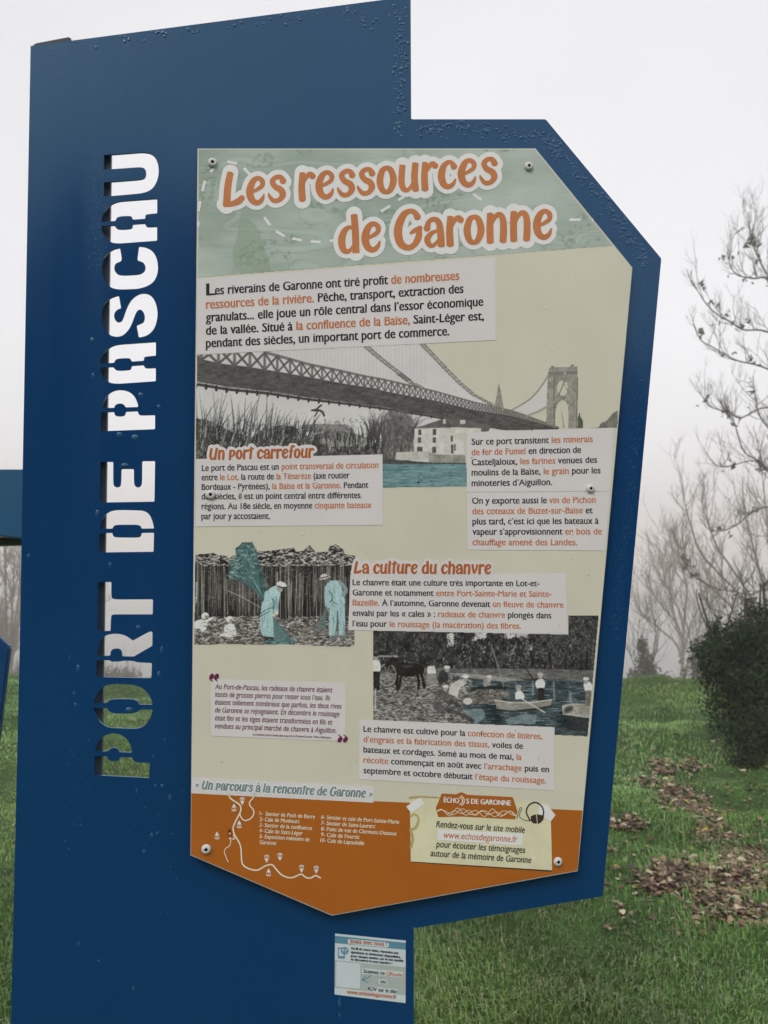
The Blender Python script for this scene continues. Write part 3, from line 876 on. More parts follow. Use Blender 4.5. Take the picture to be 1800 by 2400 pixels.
cv.poly(H_(corner_round([(822, 462), (850, 440), (905, 458), (920, 490), (900, 502), (832, 486)], 14)), (202, 204, 202), 1)
cv.line(H_([(836, 488), (880, 505), (912, 500)]), 3, (44, 42, 42), 1, 3)
cv.line(H_([(672, 740), (745, 700), (790, 690)]), 2, (60, 70, 70), .8, 3)
cv.line(H_([(668, 770), (750, 725)]), 2, (60, 70, 70), .8)
cv.poly(H_([(705, 955), (792, 960), (800, 1020), (710, 1025)]), (40, 38, 38), 1)
for k in range(40):
    t = k / 39
    cv.line(H_([(790, 770), (800 + t * 60, 860), (800 + t * 180, 1030 - t * 20)]), 1.4, (40, 66, 70) if k % 2 else (124, 152, 152), .8, 3)
cv.line(H_([(370, 530), (500, 590), (680, 690)]), 1.5, (180, 178, 170), .8)
leaf_marks(60, 700, 980, 980, 1040, [(110, 150, 154), (60, 92, 96)], (5, 10), .8)
# second worker seen from behind
cv.poly(H_(corner_round([(1268, 500), (1300, 445), (1345, 432), (1405, 440), (1430, 520), (1462, 640), (1450, 655), (1380, 662), (1315, 640), (1300, 640), (1285, 690), (1275, 600)], 14)), (152, 178, 182), 1)
cv.line(H_([(1412, 455), (1465, 520), (1440, 570)]), 9, (120, 140, 142), 1, 3)
cv.line(H_([(1292, 500), (1290, 600), (1296, 670)]), 12, (146, 172, 176), 1, 3)
cv.poly(H_(corner_round([(1315, 640), (1452, 650), (1458, 800), (1452, 950), (1398, 940), (1400, 830), (1388, 720), (1378, 840), (1362, 950), (1305, 945), (1308, 820)], 12)), (148, 174, 178), 1)
cv.line(H_([(1388, 720), (1385, 800), (1398, 940)]), 3, (70, 92, 96), .9)
cv.line(H_([(1310, 530), (1340, 590), (1318, 640)]), 2.5, (60, 84, 88), .8, 3); cv.line(H_([(1330, 620), (1380, 658)]), 2, (60, 84, 88), .8)
cv.ell(*H_([(1290, 430)])[0], 6.5, 8, (96, 92, 88))
cv.poly(H_([(1218, 432), (1232, 385), (1275, 372), (1295, 395), (1328, 400), (1270, 425)]), (190, 188, 182), 1)
cv.line(H_([(1230, 415), (1300, 400)]), 2.5, (50, 48, 46), 1)
for k in range(16):
    cv.line(H_([(1285, 680), (1230 + k * 3, 800), (1180 + k * 6, 890)]), 1.3, (70, 90, 90) if k % 2 else (110, 130, 126), .8)
for bx0, bx1, by0, by1 in ((680, 790, 650, 950), (730, 850, 500, 680), (1280, 1440, 450, 650), (1315, 1380, 660, 930), (1400, 1450, 660, 930)):
    for k in range(9):
        x, y = rng.uniform(bx0, bx1), rng.uniform(by0, by1)
        c = (96, 124, 128) if k % 3 else (186, 204, 206)
        cv.line(H_([(x, y), (x + rng.uniform(-8, 8), y + rng.uniform(20, 60)), (x + rng.uniform(-16, 16), y + rng.uniform(60, 110))]), 1.5, c, .55, 3)
# two infants in white among the cut stems
for (hx, hy, hr), body in (((160, 762, 9), [(60, 820), (120, 790), (180, 800), (228, 780), (222, 805), (180, 820), (175, 890), (130, 915), (100, 880), (60, 890)]), ((388, 795, 8.5), [(330, 870), (380, 830), (430, 840), (450, 910), (445, 945), (400, 968), (340, 955), (285, 950), (340, 910)])):
    cv.poly(H_(corner_round(body, 14)), (204, 203, 200), 1, (cv.noise(7, 7, 60) - .5) * 60)
    cv.ell(*H_([(hx, hy)])[0], hr, hr * .82, (206, 205, 202), 1, -.3)
    cv.ell(*H_([(hx + 14, hy + 12)])[0], hr * .5, hr * .45, (120, 116, 110), .9)
    leaf_marks(26, hx - 90, hx + 80, hy + 20, hy + 150, [(150, 148, 144), (96, 94, 90), (60, 58, 56)], (3, 7), .7, 1.4)
cv.line(H_([(200, 790), (228, 785)]), 5, (200, 199, 196), 1)
cv.im += rng.normal(0, 9, cv.im.shape[:2])[..., None]
edge = [(1545, 1040), (1500, 1056), (1300, 1048), (1100, 1040), (900, 1030), (700, 1036), (400, 1030), (50, 1036)]
jag = []
for p in topo:
    jag += [p, (p[0] + 12, p[1] + rng.uniform(-12, 12))]
cv.mask = cv.inside(H_(jag + edge)) * (cv.X > 457.5 - (cv.Y - 1268) * .0105)
cv.mesh('hemp_photograph', s2, MAT['print'], poster)

# river photograph ------------------------------------------------------
V_ = Z(860, 1430, 2.9625)
cv = Canvas(872, 1440, 1408, 1728, 1.35, (58, 57, 57))
def rtex(a, b, seed, amp): return (cv.noise(a, b, seed, 3) - .5) * amp
cv.poly(V_([(30, 30), (1620, 30), (1620, 420), (30, 420)]), (52, 51, 51), 1, rtex(9, 8, 71, 64))
for q in ([(555, 170), (600, 155), (606, 220), (590, 250), (560, 250)], [(745, 165), (830, 150), (825, 190), (770, 200), (735, 210)], [(955, 150), (1120, 150), (1110, 185), (1080, 170), (1060, 190), (1030, 170), (1000, 200), (965, 200)], [(1125, 235), (1145, 240), (1140, 280)], [(800, 260), (820, 270), (810, 300)], [(670, 290), (682, 300), (676, 330)]):
    qx, qy = [p[0] for p in q], [p[1] for p in q]
    for _ in range(int((max(qx) - min(qx)) * (max(qy) - min(qy)) / 28)):
        x, y = rng.uniform(min(qx), max(qx)), rng.uniform(min(qy), max(qy))
        if in_poly(x + rng.normal(0, 5), y + rng.normal(0, 6), q):
            cv.line(V_([(x - 2, y), (x + 3, y + rng.uniform(-4, 4))]), 2.2, (182, 181, 180), .8)
for x, wd, y0 in ((90, 90, 150), (250, 110, 140), (420, 100, 160), (540, 40, 170), (640, 44, 160), (710, 40, 165), (775, 40, 195), (880, 80, 150), (1000, 40, 210), (1060, 44, 180), (1120, 30, 200), (1240, 130, 120), (1400, 80, 160), (1520, 110, 60)):
    for k in range(90):
        x2, y2 = x + rng.normal(0, wd * .45), rng.uniform(y0, 390)
        c = int(rng.choice([20, 28, 40, 70, 112, 140]))
        cv.line(V_([(x2, y2), (x2 + rng.uniform(-10, 10), y2 + rng.uniform(4, 20))]), 2.2, (c, c, c), .6)
for k in range(1600):
    x, y = rng.uniform(1150, 1610), rng.uniform(40, 330)
    c = int(rng.choice([24, 34, 90, 120, 140]))
    cv.line(V_([(x, y), (x + rng.uniform(-8, 8), y + rng.uniform(2, 10))]), 1.5, (c, c, c), .5)
for x in (893, 1265, 1378, 1490, 1527):
    cv.line(V_([(x, 300), (x + (22 if x == 1265 else 0), 470)]), 6 if x in (1265, 1527) else 3.5, (34, 33, 33), .95)
cv.poly(V_([(380, 400), (700, 405), (1200, 408), (1620, 420), (1620, 500), (1200, 480), (900, 470), (560, 460), (380, 440)]), (96, 95, 93), .95, rtex(14, 4, 73, 60))
# river
cv.poly(V_([(560, 455), (760, 460), (1000, 470), (1100, 490), (1300, 480), (1620, 490), (1620, 890), (700, 800), (640, 700), (660, 640), (760, 560), (700, 520)]), (62, 71, 75), 1, rtex(40, 4, 74, 50))
for k in range(420):
    x, y = rng.uniform(690, 1600), rng.uniform(470, 870)
    dk = rng.random() < .6
    cv.line(V_([(x, y), (x + rng.uniform(20, 90), y + rng.uniform(-3, 3))]), 1.8, (28, 36, 40) if dk else (138, 152, 156), .5)
for q in ([(660, 690), (800, 680), (830, 740), (760, 790), (700, 770)], [(960, 760), (1080, 720), (1180, 730), (1170, 790), (980, 790)], [(1290, 500), (1300, 490), (1310, 620), (1296, 640)], [(1145, 490), (1160, 490), (1160, 600), (1145, 600)], [(1400, 560), (1420, 560), (1425, 640), (1405, 640)]):
    cv.poly(V_(q), (138, 156, 160), .5)
for k in range(60):
    x = rng.uniform(820, 900); y = rng.uniform(660, 780)
    cv.line(V_([(x, y), (x + rng.uniform(20, 70), y)]), 2, (30, 40, 44), .7)
    x = rng.uniform(1300, 1420)
    cv.line(V_([(x, y + 40), (x + rng.uniform(20, 80), y + 42)]), 2, (26, 34, 38), .7)
# bank of cut stems
cv.poly(V_([(30, 430), (380, 440), (560, 470), (700, 530), (760, 560), (700, 640), (650, 660), (690, 730), (740, 775), (740, 800), (30, 800)]), (92, 90, 88), 1, rtex(6, 4, 75, 100))
for k in range(2200):
    x, y = rng.uniform(30, 720), rng.uniform(450, 790)
    if x > 640 and y > 640: continue
    c = int(rng.choice([24, 40, 140, 168, 190]))
    a = rng.uniform(-.6, .6)
    cv.line(V_([(x, y), (x + math.cos(a) * 16, y + math.sin(a) * 12)]), 1.5, (c, c, c - 3), .55)
cv.poly(V_([(650, 600), (740, 565), (880, 545), (980, 560), (990, 590), (900, 650), (760, 650), (660, 640)]), (96, 94, 90), 1, rtex(6, 4, 76, 110))
cv.poly(V_([(560, 440), (700, 440), (1000, 470), (1100, 485), (960, 498), (700, 470)]), (140, 139, 134), .8, rtex(8, 3, 77, 60))
cv.line(V_([(725, 555), (790, 535), (970, 540)]), 7, (42, 42, 42), .9)
cv.line(V_([(862, 240), (900, 360), (950, 530)]), 2.6, (120, 118, 114), .95)
cv.line(V_([(1080, 365), (1160, 490), (1275, 665)]), 2.6, (40, 40, 40), .95)
# cart, wheel, horse
cv.line(V_([(45, 318), (210, 322)]), 4, (150, 148, 144), .8)
for rr in (29, 26):
    cv.line([(860 + 140 / 2.9625 + rr * .8 * math.cos(t), 1430 + 450 / 2.9625 + rr * math.sin(t)) for t in np.linspace(0, 6.3, 26)], 2, (150, 148, 144) if rr == 26 else (40, 40, 40), .8)
for t in np.linspace(0, 3.1, 6):
    cv.line([(907 + 22 * math.cos(t), 1582 + 26 * math.sin(t)), (907 - 22 * math.cos(t), 1582 - 26 * math.sin(t))], 1.6, (140, 138, 134), .7)
hk = (36, 32, 31)
cv.poly(V_(corner_round([(205, 400), (215, 370), (245, 358), (300, 372), (345, 365), (378, 390), (382, 440), (340, 455), (270, 465), (220, 455), (200, 430)], 14)), hk, 1)
cv.poly(V_(corner_round([(180, 318), (215, 355), (240, 380), (225, 440), (205, 420), (190, 372), (140, 395), (118, 385), (150, 340)], 8)), (44, 38, 36), 1)
for leg in ([(215, 440), (208, 500), (212, 552)], [(235, 450), (232, 500), (222, 545)], [(345, 440), (360, 490), (358, 545)], [(372, 430), (390, 490), (398, 540)]):
    cv.line(V_(leg), 6, hk, 1, 3)
cv.line(V_([(375, 385), (390, 410), (382, 440)]), 5, hk, 1, 3)
cv.ell(*V_([(290, 390)])[0], 14, 4, (84, 78, 74), .5)
def fig(body, head, cap=None, skin=(140, 136, 130), legs=()):
    for l, wdt, c in legs: cv.line(V_(l), wdt, c, 1, 3)
    for q, c in body: cv.poly(V_(corner_round(q, 12)), c, 1)
    cv.ell(*V_([head])[0], 5.5, 6.5, skin)
    if cap: cv.ell(*V_([(head[0], head[1] - 16)])[0], 7.5, 3.8, cap)
W_, K_, M_ = (188, 187, 184), (40, 39, 39), (96, 94, 92)
fig([([(40, 345), (85, 345), (98, 390), (92, 430), (40, 430)], W_), ([(42, 425), (92, 425), (88, 560), (48, 560)], K_)], (62, 328), K_)
fig([([(418, 390), (470, 382), (482, 440), (420, 445)], (176, 175, 172)), ([(420, 440), (480, 445), (478, 520), (412, 520)], (120, 118, 114))], (451, 370), None, (70, 66, 62))
fig([([(505, 425), (540, 412), (568, 440), (560, 500), (500, 510), (488, 470)], (56, 55, 55))], (556, 412), (190, 189, 186))
fig([([(575, 520), (640, 480), (690, 480), (690, 510), (640, 545), (630, 610), (565, 590)], (170, 168, 164)), ([(670, 520), (690, 560), (698, 585), (685, 585), (662, 545)], (150, 148, 144))], (685, 476), (200, 199, 196))
fig([([(806, 480), (850, 468), (862, 520), (810, 535)], (120, 118, 114))], (850, 478), (170, 168, 166))
fig([([(490, 560), (530, 535), (560, 580), (565, 700), (500, 705), (455, 680)], (82, 80, 79)), ([(550, 575), (620, 600), (640, 630), (620, 640), (555, 610)], (90, 88, 86))], (545, 545), (176, 174, 170),
    legs=[([(560, 690), (640, 720), (735, 768)], 10, (70, 68, 67)), ([(565, 650), (600, 630), (640, 680)], 10, (64, 62, 61))])
cv.ell(*V_([(700, 632)])[0], 11, 8, (170, 168, 164))
# boats and boatmen
cv.poly(V_([(885, 622), (1000, 640), (1150, 638), (1285, 620), (1275, 665), (1150, 685), (1010, 700), (905, 690)]), (122, 120, 114), 1, rtex(20, 4, 78, 40))
cv.line(V_([(885, 624), (1000, 642), (1150, 640), (1285, 622)]), 3, (172, 170, 164), .9)
cv.line(V_([(908, 690), (1010, 702), (1150, 688), (1272, 668)]), 3, (34, 36, 38), .9)
fig([([(1030, 570), (1062, 556), (1092, 580), (1095, 615), (1030, 620)], W_)], (1052, 545), (130, 128, 124))
cv.line(V_([(1050, 600), (1140, 655), (1235, 710)]), 3, (180, 178, 172), .95)
fig([([(1178, 485), (1215, 472), (1240, 500), (1232, 545), (1182, 548), (1165, 510)], W_), ([(1185, 540), (1232, 540), (1228, 625), (1186, 628)], K_)], (1203, 460), (150, 148, 146))
cv.poly(V_([(1355, 660), (1440, 645), (1620, 655), (1620, 760), (1360, 725)]), (150, 148, 142), 1, rtex(20, 4, 79, 50))
cv.poly(V_([(1380, 730), (1620, 765), (1620, 860), (1385, 830)]), (46, 48, 50), .9)
for k in range(6):
    cv.line(V_([(1440 + k * 8, 650 + k * 12), (1610, 655 + k * 14)]), 1.6, (80, 78, 74), .8)
cv.ell(*V_([(1400, 690)])[0], 14, 9, (110, 108, 104), 1, -.5); cv.ell(*V_([(1400, 688)])[0], 10, 5, (70, 68, 66), 1, -.5)
fig([([(1500, 510), (1540, 492), (1568, 520), (1565, 560), (1515, 565)], W_), ([(1518, 558), (1566, 558), (1555, 665), (1515, 668)], (100, 97, 93))], (1522, 492), (184, 182, 178))
cv.im = (cv.im - 90) * 1.12 + 90 + (cv.noise(14, 10, 81, 3) - .5)[..., None] * 34
for k in range(260):
    x, y = rng.uniform(40, 740), rng.uniform(600, 790)
    cv.line(V_([(x, y), (x + rng.uniform(6, 22), y + rng.uniform(-8, 8))]), 1.3, (176, 175, 172), .6)
cv.im += rng.normal(0, 10, cv.im.shape[:2])[..., None]
cv.mask = cv.inside(V_([(42, 140), (1398, 167), (1398, 33), (1612, 35)]) + [(edge_right(1724) - 2.5, 1727)] + V_([(1302, 868), (1300, 815), (42, 765)])) * (cv.X < edge_right(cv.Y) - 2.2)
cv.mesh('river_photograph', s2, MAT['print'], poster)

# text panels ------------------------------------------------------------
FI, FU, FS, FC = Z(440, 620, 2.183), Z(440, 1020, 3.456), Z(1080, 1000, 4.608), Z(810, 1290, 3.016)
FQ, FK, FP, FL, FR, FT = Z(440, 1560, 3.95), Z(820, 1680, 3.318), Z(440, 1800, 3.072), Z(590, 1880, 4.484), Z(920, 1830, 2.963), Z(760, 2160, 7.541)
sheet('text_panel', [(462.5, 654), (1161.5, 603), (1162, 797), (461, 831)], s3, MAT['box'], poster)
sheet('text_panel', FU([(68, 193), (1578, 155), (1581, 728), (64, 740)]), s3, MAT['box'], poster)
sheet('text_panel', FS([(62, 60), (1652, 11), (1612, 696), (66, 706)]), s3, MAT['box'], poster)
sheet('text_panel', FS([(66, 710), (1611, 700), (1556, 1338), (72, 1330)]), s3, MAT['box'], poster)
sheet('text_panel', FC([(34, 172), (1558, 160), (1572, 592), (18, 563)]), s3, MAT['box'], poster)
sheet('text_panel', FQ([(215, 125), (1463, 160), (1461, 702), (213, 650)]), s3, MAT['box'], poster)
sheet('text_panel', FK([(75, 22), (1588, 82), (1590, 572), (72, 485)]), s3, MAT['box'], poster)
sheet('text_panel', FP([(30, 65), (1340, 132), (1338, 250), (25, 182)]), s3, MAT['box'], poster)

TM = [MAT['text_dark'], MAT['text_orange']]
text_block('paragraph', FI, [
 ([('es riverains de Garonne ont tiré profit ', 0), ('de nombreuses', 1)], (140, 154), (1389, 78)),
 ([('ressources de la rivière. ', 1), ('Pêche, transport, extraction des', 0)], (94, 227), (1410, 145)),
 ('granulats... elle joue un rôle central dans l’essor économique', (94, 293), (1511, 211)),
 ([('de la vallée. Situé à ', 0), ('la confluence de la Baïse,', 1), (' Saint-Léger est,', 0)], (94, 360), (1514, 284)),
 ('pendant des siècles, un important port de commerce.', (94, 425), (1337, 362))], 20, s4, TM, poster, bold=0.027, lift=1.16)
text_block('initial_letter', FI, [('L', (97, 158), (141, 155))], 28, s4, TM, poster, bold=0.03)
text_block('paragraph', FU, [
 ([('Le port de Pascau est un ', 0), ('point transversal de circulation', 1)], (115, 290), (1543, 266)),
 ([('entre ', 0), ('le Lot, ', 1), ('la route de ', 0), ('la Ténarèze ', 1), ('(axe routier', 0)], (113, 367), (1310, 349)),
 ([('Bordeaux - Pyrénées), ', 0), ('la Baïse et la Garonne. ', 1), ('Pendant', 0)], (113, 444), (1462, 427)),
 ('des siècles, il est un point central entre différentes', (113, 521), (1398, 510)),
 ([('régions. Au 18e siècle, en moyenne ', 0), ('cinquante bateaux', 1)], (113, 601), (1488, 590)),
 ('par jour y accostaient.', (111, 681), (665, 678))], 14.2, s4, TM, poster, bold=0.020, lift=1.16)
text_block('paragraph', FS, [
 ([('Sur ce port transitent ', 0), ('les minerais', 1)], (118, 197), (1425, 166)),
 ([('de fer de Fumel ', 1), ('en direction de', 0)], (118, 309), (1297, 282)),
 ([('Casteljaloux, ', 0), ('les farines ', 1), ('venues des', 0)], (118, 418), (1471, 390)),
 ([('moulins de la Baïse, ', 0), ('le grain ', 1), ('pour les', 0)], (118, 530), (1508, 504)),
 ('minoteries d’Aiguillon.', (118, 643), (985, 631))], 14.4, s4, TM, poster, bold=0.020, lift=1.16)
text_block('paragraph', FS, [
 ([('On y exporte aussi le ', 0), ('vin de Pichon', 1)], (123, 834), (1455, 823)),
 ([('des coteaux de Buzet-sur-Baïse ', 1), ('et', 0)], (125, 946), (1423, 936)),
 ('plus tard, c’est ici que les bateaux à', (127, 1057), (1487, 1049)),
 ([('vapeur s’approvisionnent ', 0), ('en bois de', 1)], (127, 1168), (1522, 1164)),
 ([('chauffage amené des Landes.', 1)], (127, 1281), (1258, 1281))], 14.4, s4, TM, poster, bold=0.020, lift=1.16)
text_block('paragraph', FC, [
 ('Le chanvre était une culture très importante en Lot-et-', (50, 246), (1368, 254)),
 ([('Garonne et notamment ', 0), ('entre Port-Sainte-Marie et Sainte-', 1)], (50, 318), (1455, 329)),
 ([('Bazeille. ', 1), ('À l’automne, Garonne devenait ', 0), ('un fleuve de chanvre', 1)], (50, 389), (1540, 406)),
 ([('envahi par les « cales » : ', 0), ('radeaux de chanvre ', 1), ('plongés dans', 0)], (50, 463), (1453, 481)),
 ([('l’eau pour ', 0), ('le rouissage (la macération) des fibres.', 1)], (50, 537), (1240, 555))], 13.6, s4, TM, poster, bold=0.020, lift=1.16)
text_block('quotation', FQ, [
 ('Au Port-de-Pascau, les radeaux de chanvre étaient', (253, 217), (1340, 249)),
 ('lestés de grosses pierres pour rester sous l’eau. Ils', (253, 289), (1317, 322)),
 ('étaient tellement nombreux que parfois, les deux rives', (253, 361), (1423, 400)),
 ('de Garonne se rejoignaient. En décembre le rouissage', (253, 433), (1405, 472)),
 ('était fini et les tiges étaient transformées en fils et', (253, 507), (1340, 548)),
 ('vendues au principal marché de chanvre à Aiguillon.', (250, 580), (1376, 625))], 12, s4, [MAT['plum'], MAT['plum']], poster, bold=0.011, shear=0.2, lift=1.14)
text_block('attribution', FQ, [('Les Hommes et leurs travaux dans le pays de La Moyenne Garonne - Pierre Deffontaines', (602, 647), (1326, 676))], 5.2, s4, [MAT['plum'], MAT['plum']], poster, bold=0.015, shear=0.2)
text_block('paragraph', FK, [
 ([('Le chanvre est cultivé pour la ', 0), ('confection de litières,', 1)], (107, 116), (1496, 175)),
 ([('d’engrais et la fabrication des tissus, ', 1), ('voiles de', 0)], (107, 197), (1345, 250)),
 ([('bateaux et cordages. Semé au mois de mai, ', 0), ('la', 1)], (107, 277), (1335, 337)),
 ([('récolte ', 1), ('commençait en août avec ', 0), ('l’arrachage ', 1), ('puis en', 0)], (107, 358), (1548, 432)),
 ([('septembre et octobre débutait ', 0), ('l’étape du rouissage.', 1)], (107, 439), (1526, 520))], 13.6, s4, TM, poster, bold=0.020, lift=1.16)

# quotation marks
f = Field(485, 1575, 520, 1602, 0.35)
for x in (222, 268):
    (a,), (b,), (c,) = FQ([(x, 100)]), FQ([(x - 18, 112)]), FQ([(x + 8, 146)])
    f.stroke([(a[0] + 1, a[1] - 2, 9), (a[0], a[1] + 1, 10)]); f.stroke([(b[0] + 1.5, b[1] - 3, 5), (b[0] + 1.5, b[1] + 3, 4.5), (c[0], c[1], 1.5)])
f.mesh('quotation_mark', s4, MAT['plum'], poster)
f = Field(785, 1716, 822, 1745, 0.35)
for x in (1408, 1458):
    (a,), (b,), (c,) = FQ([(x, 690)]), FQ([(x + 20, 672)]), FQ([(x - 14, 640)])
    f.stroke([(a[0] - 1, a[1] + 1, 9), (a[0], a[1] - 1, 10)]); f.stroke([(b[0] - 1.5, b[1] + 3, 5), (b[0] - 1.5, b[1] - 1, 4.5), (c[0], c[1], 1.5)])
f.mesh('quotation_mark', s4, MAT['plum'], poster)

# headings ---------------------------------------------------------------
# dashed trail behind the title
f = Field(462, 365, 1440, 600, 0.6)
Z4, Z5 = Z(440, 330, 3.19), Z(900, 330, 3.19)
for d in (Z4([(298, 156), (368, 170)]), Z4([(420, 203), (462, 250)]), Z4([(170, 232), (224, 178)]), Z4([(130, 300), (108, 375)]), Z4([(92, 452), (82, 526)]), Z4([(78, 604), (77, 642)]),
          Z4([(572, 572), (616, 632)]), Z4([(660, 676), (722, 712)]), Z4([(783, 730), (853, 744)]), Z4([(920, 752), (992, 756)]), Z4([(1062, 748), (1100, 746)]), Z4([(1446, 528), (1512, 486)]), Z4([(1575, 442), (1640, 405)]),
          Z5([(668, 398), (728, 442)]), Z5([(750, 520), (800, 490)]), Z5([(1388, 590), (1470, 590)]), Z5([(1552, 590), (1562, 591)])):
    f.seg((d[0][0], d[0][1], 6), (d[1][0], d[1][1], 6), 0, False)
f.mesh('dashed_trail', s3, MAT['white'], poster)
brush_heading('title', 'Les ressources', (520, 486), (1167, 431.5), .80, s5, MAT['title'], MAT['white'], 11, poster, label='orange brush title with white outline')
brush_heading('title', 'de Garonne', (792, 595.5), (1298, 558.5), .85, s5, MAT['title'], MAT['white'], 11, poster, label='second line of the orange title')
brush_heading('heading', 'Un port carrefour', FU([(172, 199)])[0], FU([(1018, 181)])[0], .27, s5, MAT['heading'], MAT['box'], 6, poster, res=0.4, slant=.06, bolder=.5)
brush_heading('heading', 'La culture du chanvre', FC([(55, 163)])[0], FC([(1029, 167)])[0], .28, s5, MAT['heading'], MAT['box'], 6, poster, res=0.4, slant=.06, bolder=.5)
brush_heading('subheading', '« Un parcours à la rencontre de Garonne »', FP([(50, 150)])[0], FP([(1326, 216)])[0], .2, s5, MAT['slate_ink'], MAT['white'], 2.2, poster, res=0.35, slant=.2, bolder=.3)

# footer: route map --------------------------------------------------------
ZM = Z(440, 1840, 9.217)
f = Field(455, 1858, 765, 2070, 0.4)
def rt(pts, wd): f.stroke([(x, y, wd) for x, y in pts], 0, 6)
rt(ZM([(882, 188), (910, 270), (980, 330), (1080, 390), (1140, 460), (1140, 570), (1060, 730), (990, 880), (985, 990), (1020, 1090), (1110, 1240), (1150, 1380), (1165, 1640), (1210, 1740), (1330, 1810), (1500, 1840)]) + FP([(545, 712), (580, 698), (612, 700), (650, 745), (690, 778), (750, 790), (815, 765), (850, 788), (885, 792), (920, 775), (956, 792)]), 3.2)
rt(ZM([(1455, 190), (1400, 290), (1335, 370), (1350, 450), (1420, 540), (1420, 640), (1350, 730), (1240, 765), (1170, 720), (1130, 640), (1140, 560)]), 2.8)
rt(ZM([(990, 1080), (1000, 1130), (1015, 1165), (970, 1165), (900, 1145), (930, 1200), (900, 1310), (820, 1370), (790, 1440), (820, 1540), (870, 1655)]), 1.8)
f.mesh('route_line', s3, MAT['cream_ink'], poster)
def pin(cx, cy, up, mat, digits):
    fld = Field(cx - 9, cy - 17, cx + 9, cy + 17, 0.35)
    sgn = -1 if up else 1
    for k in range(4):
        a0 = k * math.pi / 2 + .22; a1 = (k + 1) * math.pi / 2 - .22
        if (up and k in (2, 3)) or (not up and k in (0, 1)):
            continue
        fld.stroke([(cx + 5 * math.cos(t), cy + 5 * math.sin(t), 2) for t in np.linspace(a0, a1, 4)], 0, 2)
    fld.poly([(cx - 6, cy + sgn * 1.2), (cx - 3, cy + sgn * 3.2), (cx, cy + sgn * 3.8), (cx + 3, cy + sgn * 3.2), (cx + 6, cy + sgn * 1.2), (cx, cy + sgn * 13)])
    o = fld.mesh('map_pin', s3, mat, poster)
    hw_ = 1.3 if digits == '1' else 3.2 if len(digits) > 1 else 2.2
    text_block('pin_number', lambda p: p, [(digits, (cx - hw_, cy + 3), (cx + hw_, cy + 3))], 6, s4, CI, poster, bold=0.012)
    return o
CI = [MAT['cream_ink'], MAT['cream_ink']]
for x, y, up, dg in ((1178, 315, 0, '1'), (1000, 515, 1, '2'), (1113, 880, 1, '3'), (632, 1120, 1, '5')):
    pin(*ZM([(x, y)])[0], up, MAT['white'], dg)
for x, y, up, dg in ((568, 643, 0, '6'), (582, 762, 1, '7'), (664, 630, 0, '8'), (820, 715, 0, '9'), (925, 722, 0, '10')):
    pin(*FP([(x, y)])[0], up, MAT['white'], dg)
pin(*ZM([(905, 1050)])[0], True, MAT['red_pin'], '4')['label'] = 'dark red map pin'
text_block('place_list', FL, [
 ('1-  Sentier de Pech de Berre', (82, 137), (664, 175)), ('2- Cale de Monheurt', (82, 198), (501, 224)),
 ('3- Sentier de la confluence', (80, 258), (632, 294)), ('4- Cale de Saint-Léger', (80, 318), (536, 348)),
 ('5- Exposition mémoire de', (80, 378), (607, 413)), ('Garonne', (85, 440), (256, 452)),
 ('6- Sentier et cale de Port-Sainte-Marie', (732, 176), (1549, 229)), ('7- Sentier de Saint-Laurent', (730, 238), (1299, 275)),
 ('8- Point de vue de Clermont-Dessous', (730, 299), (1521, 351)), ('9- Cale de Fourtic', (730, 360), (1133, 388)),
 ('10- Cale de Lapouleille', (720, 419), (1182, 452))], 9.2, s3, CI, poster, bold=0.014, shear=0.15, lift=1.1)

# footer: parchment note ---------------------------------------------------
sheet('note_shadow', FR([(132, 555), (1112, 612), (1106, 632), (135, 566)]), s2 + .0001, MAT['shade_ink'], poster)
sheet('note', FR([(120, 108), (300, 116), (700, 135), (1097, 160), (1108, 622), (127, 560)]), s3, MAT['parchment'], poster)
f = Field(955, 1862, 1300, 2045, 0.7)
for a in ([(122, 118), (200, 112), (330, 118)], [(124, 250), (150, 232), (180, 260), (165, 320), (130, 340)], [(125, 340), (140, 400), (128, 460)]):
    f.stroke([(x, y, rng.uniform(3, 7)) for x, y in FR(a)], 0, 6)
f.mesh('stain', s4, MAT['stain'], poster)
sheet('tape', FR([(95, 180), (190, 112), (222, 160), (128, 222)]), s4, MAT['white'], poster)
sheet('tape', FR([(1020, 160), (1075, 168), (1132, 238), (1100, 280), (1010, 232)]), s4, MAT['white'], poster)
sheet('logo_shape', FR([(342, 88), (440, 94), (478, 78), (520, 97), (835, 113), (868, 212), (850, 268), (480, 248), (318, 252), (300, 190)]), s4, MAT['orange_area'], poster)
text_block('logo_lettering', FR, [('ÉCHO', (357, 150), (462, 155)), ('S DE GARONNE', (513, 158), (822, 172))], 11.8, s5, [MAT['white']] * 2, poster, bold=0.04)
f = Field(1020, 1850, 1225, 1925, 0.35)
for x, r, y in ((466, 26, 138), (478, 34, 138)):
    f.stroke([(q[0], q[1], 2.2) for q in FR([(x, y - r), (x + 18, y - r * .4), (x + 19, y + r * .4), (x + 2, y + r)])], 0, 6)
for amp, ph, fr_ in ((30, 0, .052), (18, 1.3, .066), (24, 2.6, .043)):
    pts = []
    for x in range(312, 858, 8):
        env = .5 + .5 * math.sin((x - 310) / 545 * math.pi * 2.2 + ph) ** 2
        pts.append((x, 214 + (x - 312) * .028 + amp * env * math.sin(x * fr_ + ph)))
    f.stroke([(x, y, 1.3) for x, y in FR(pts)], 0, 2)
f.mesh('logo_wave', s5, MAT['cream_ink'], poster)
f = Field(1205, 1875, 1285, 1935, 0.35)
f.stroke([(x, y, 3.2) for x, y in FR([(955, 275), (930, 220), (945, 172), (985, 150), (1025, 165), (1048, 205), (1045, 262)])], 0, 6)
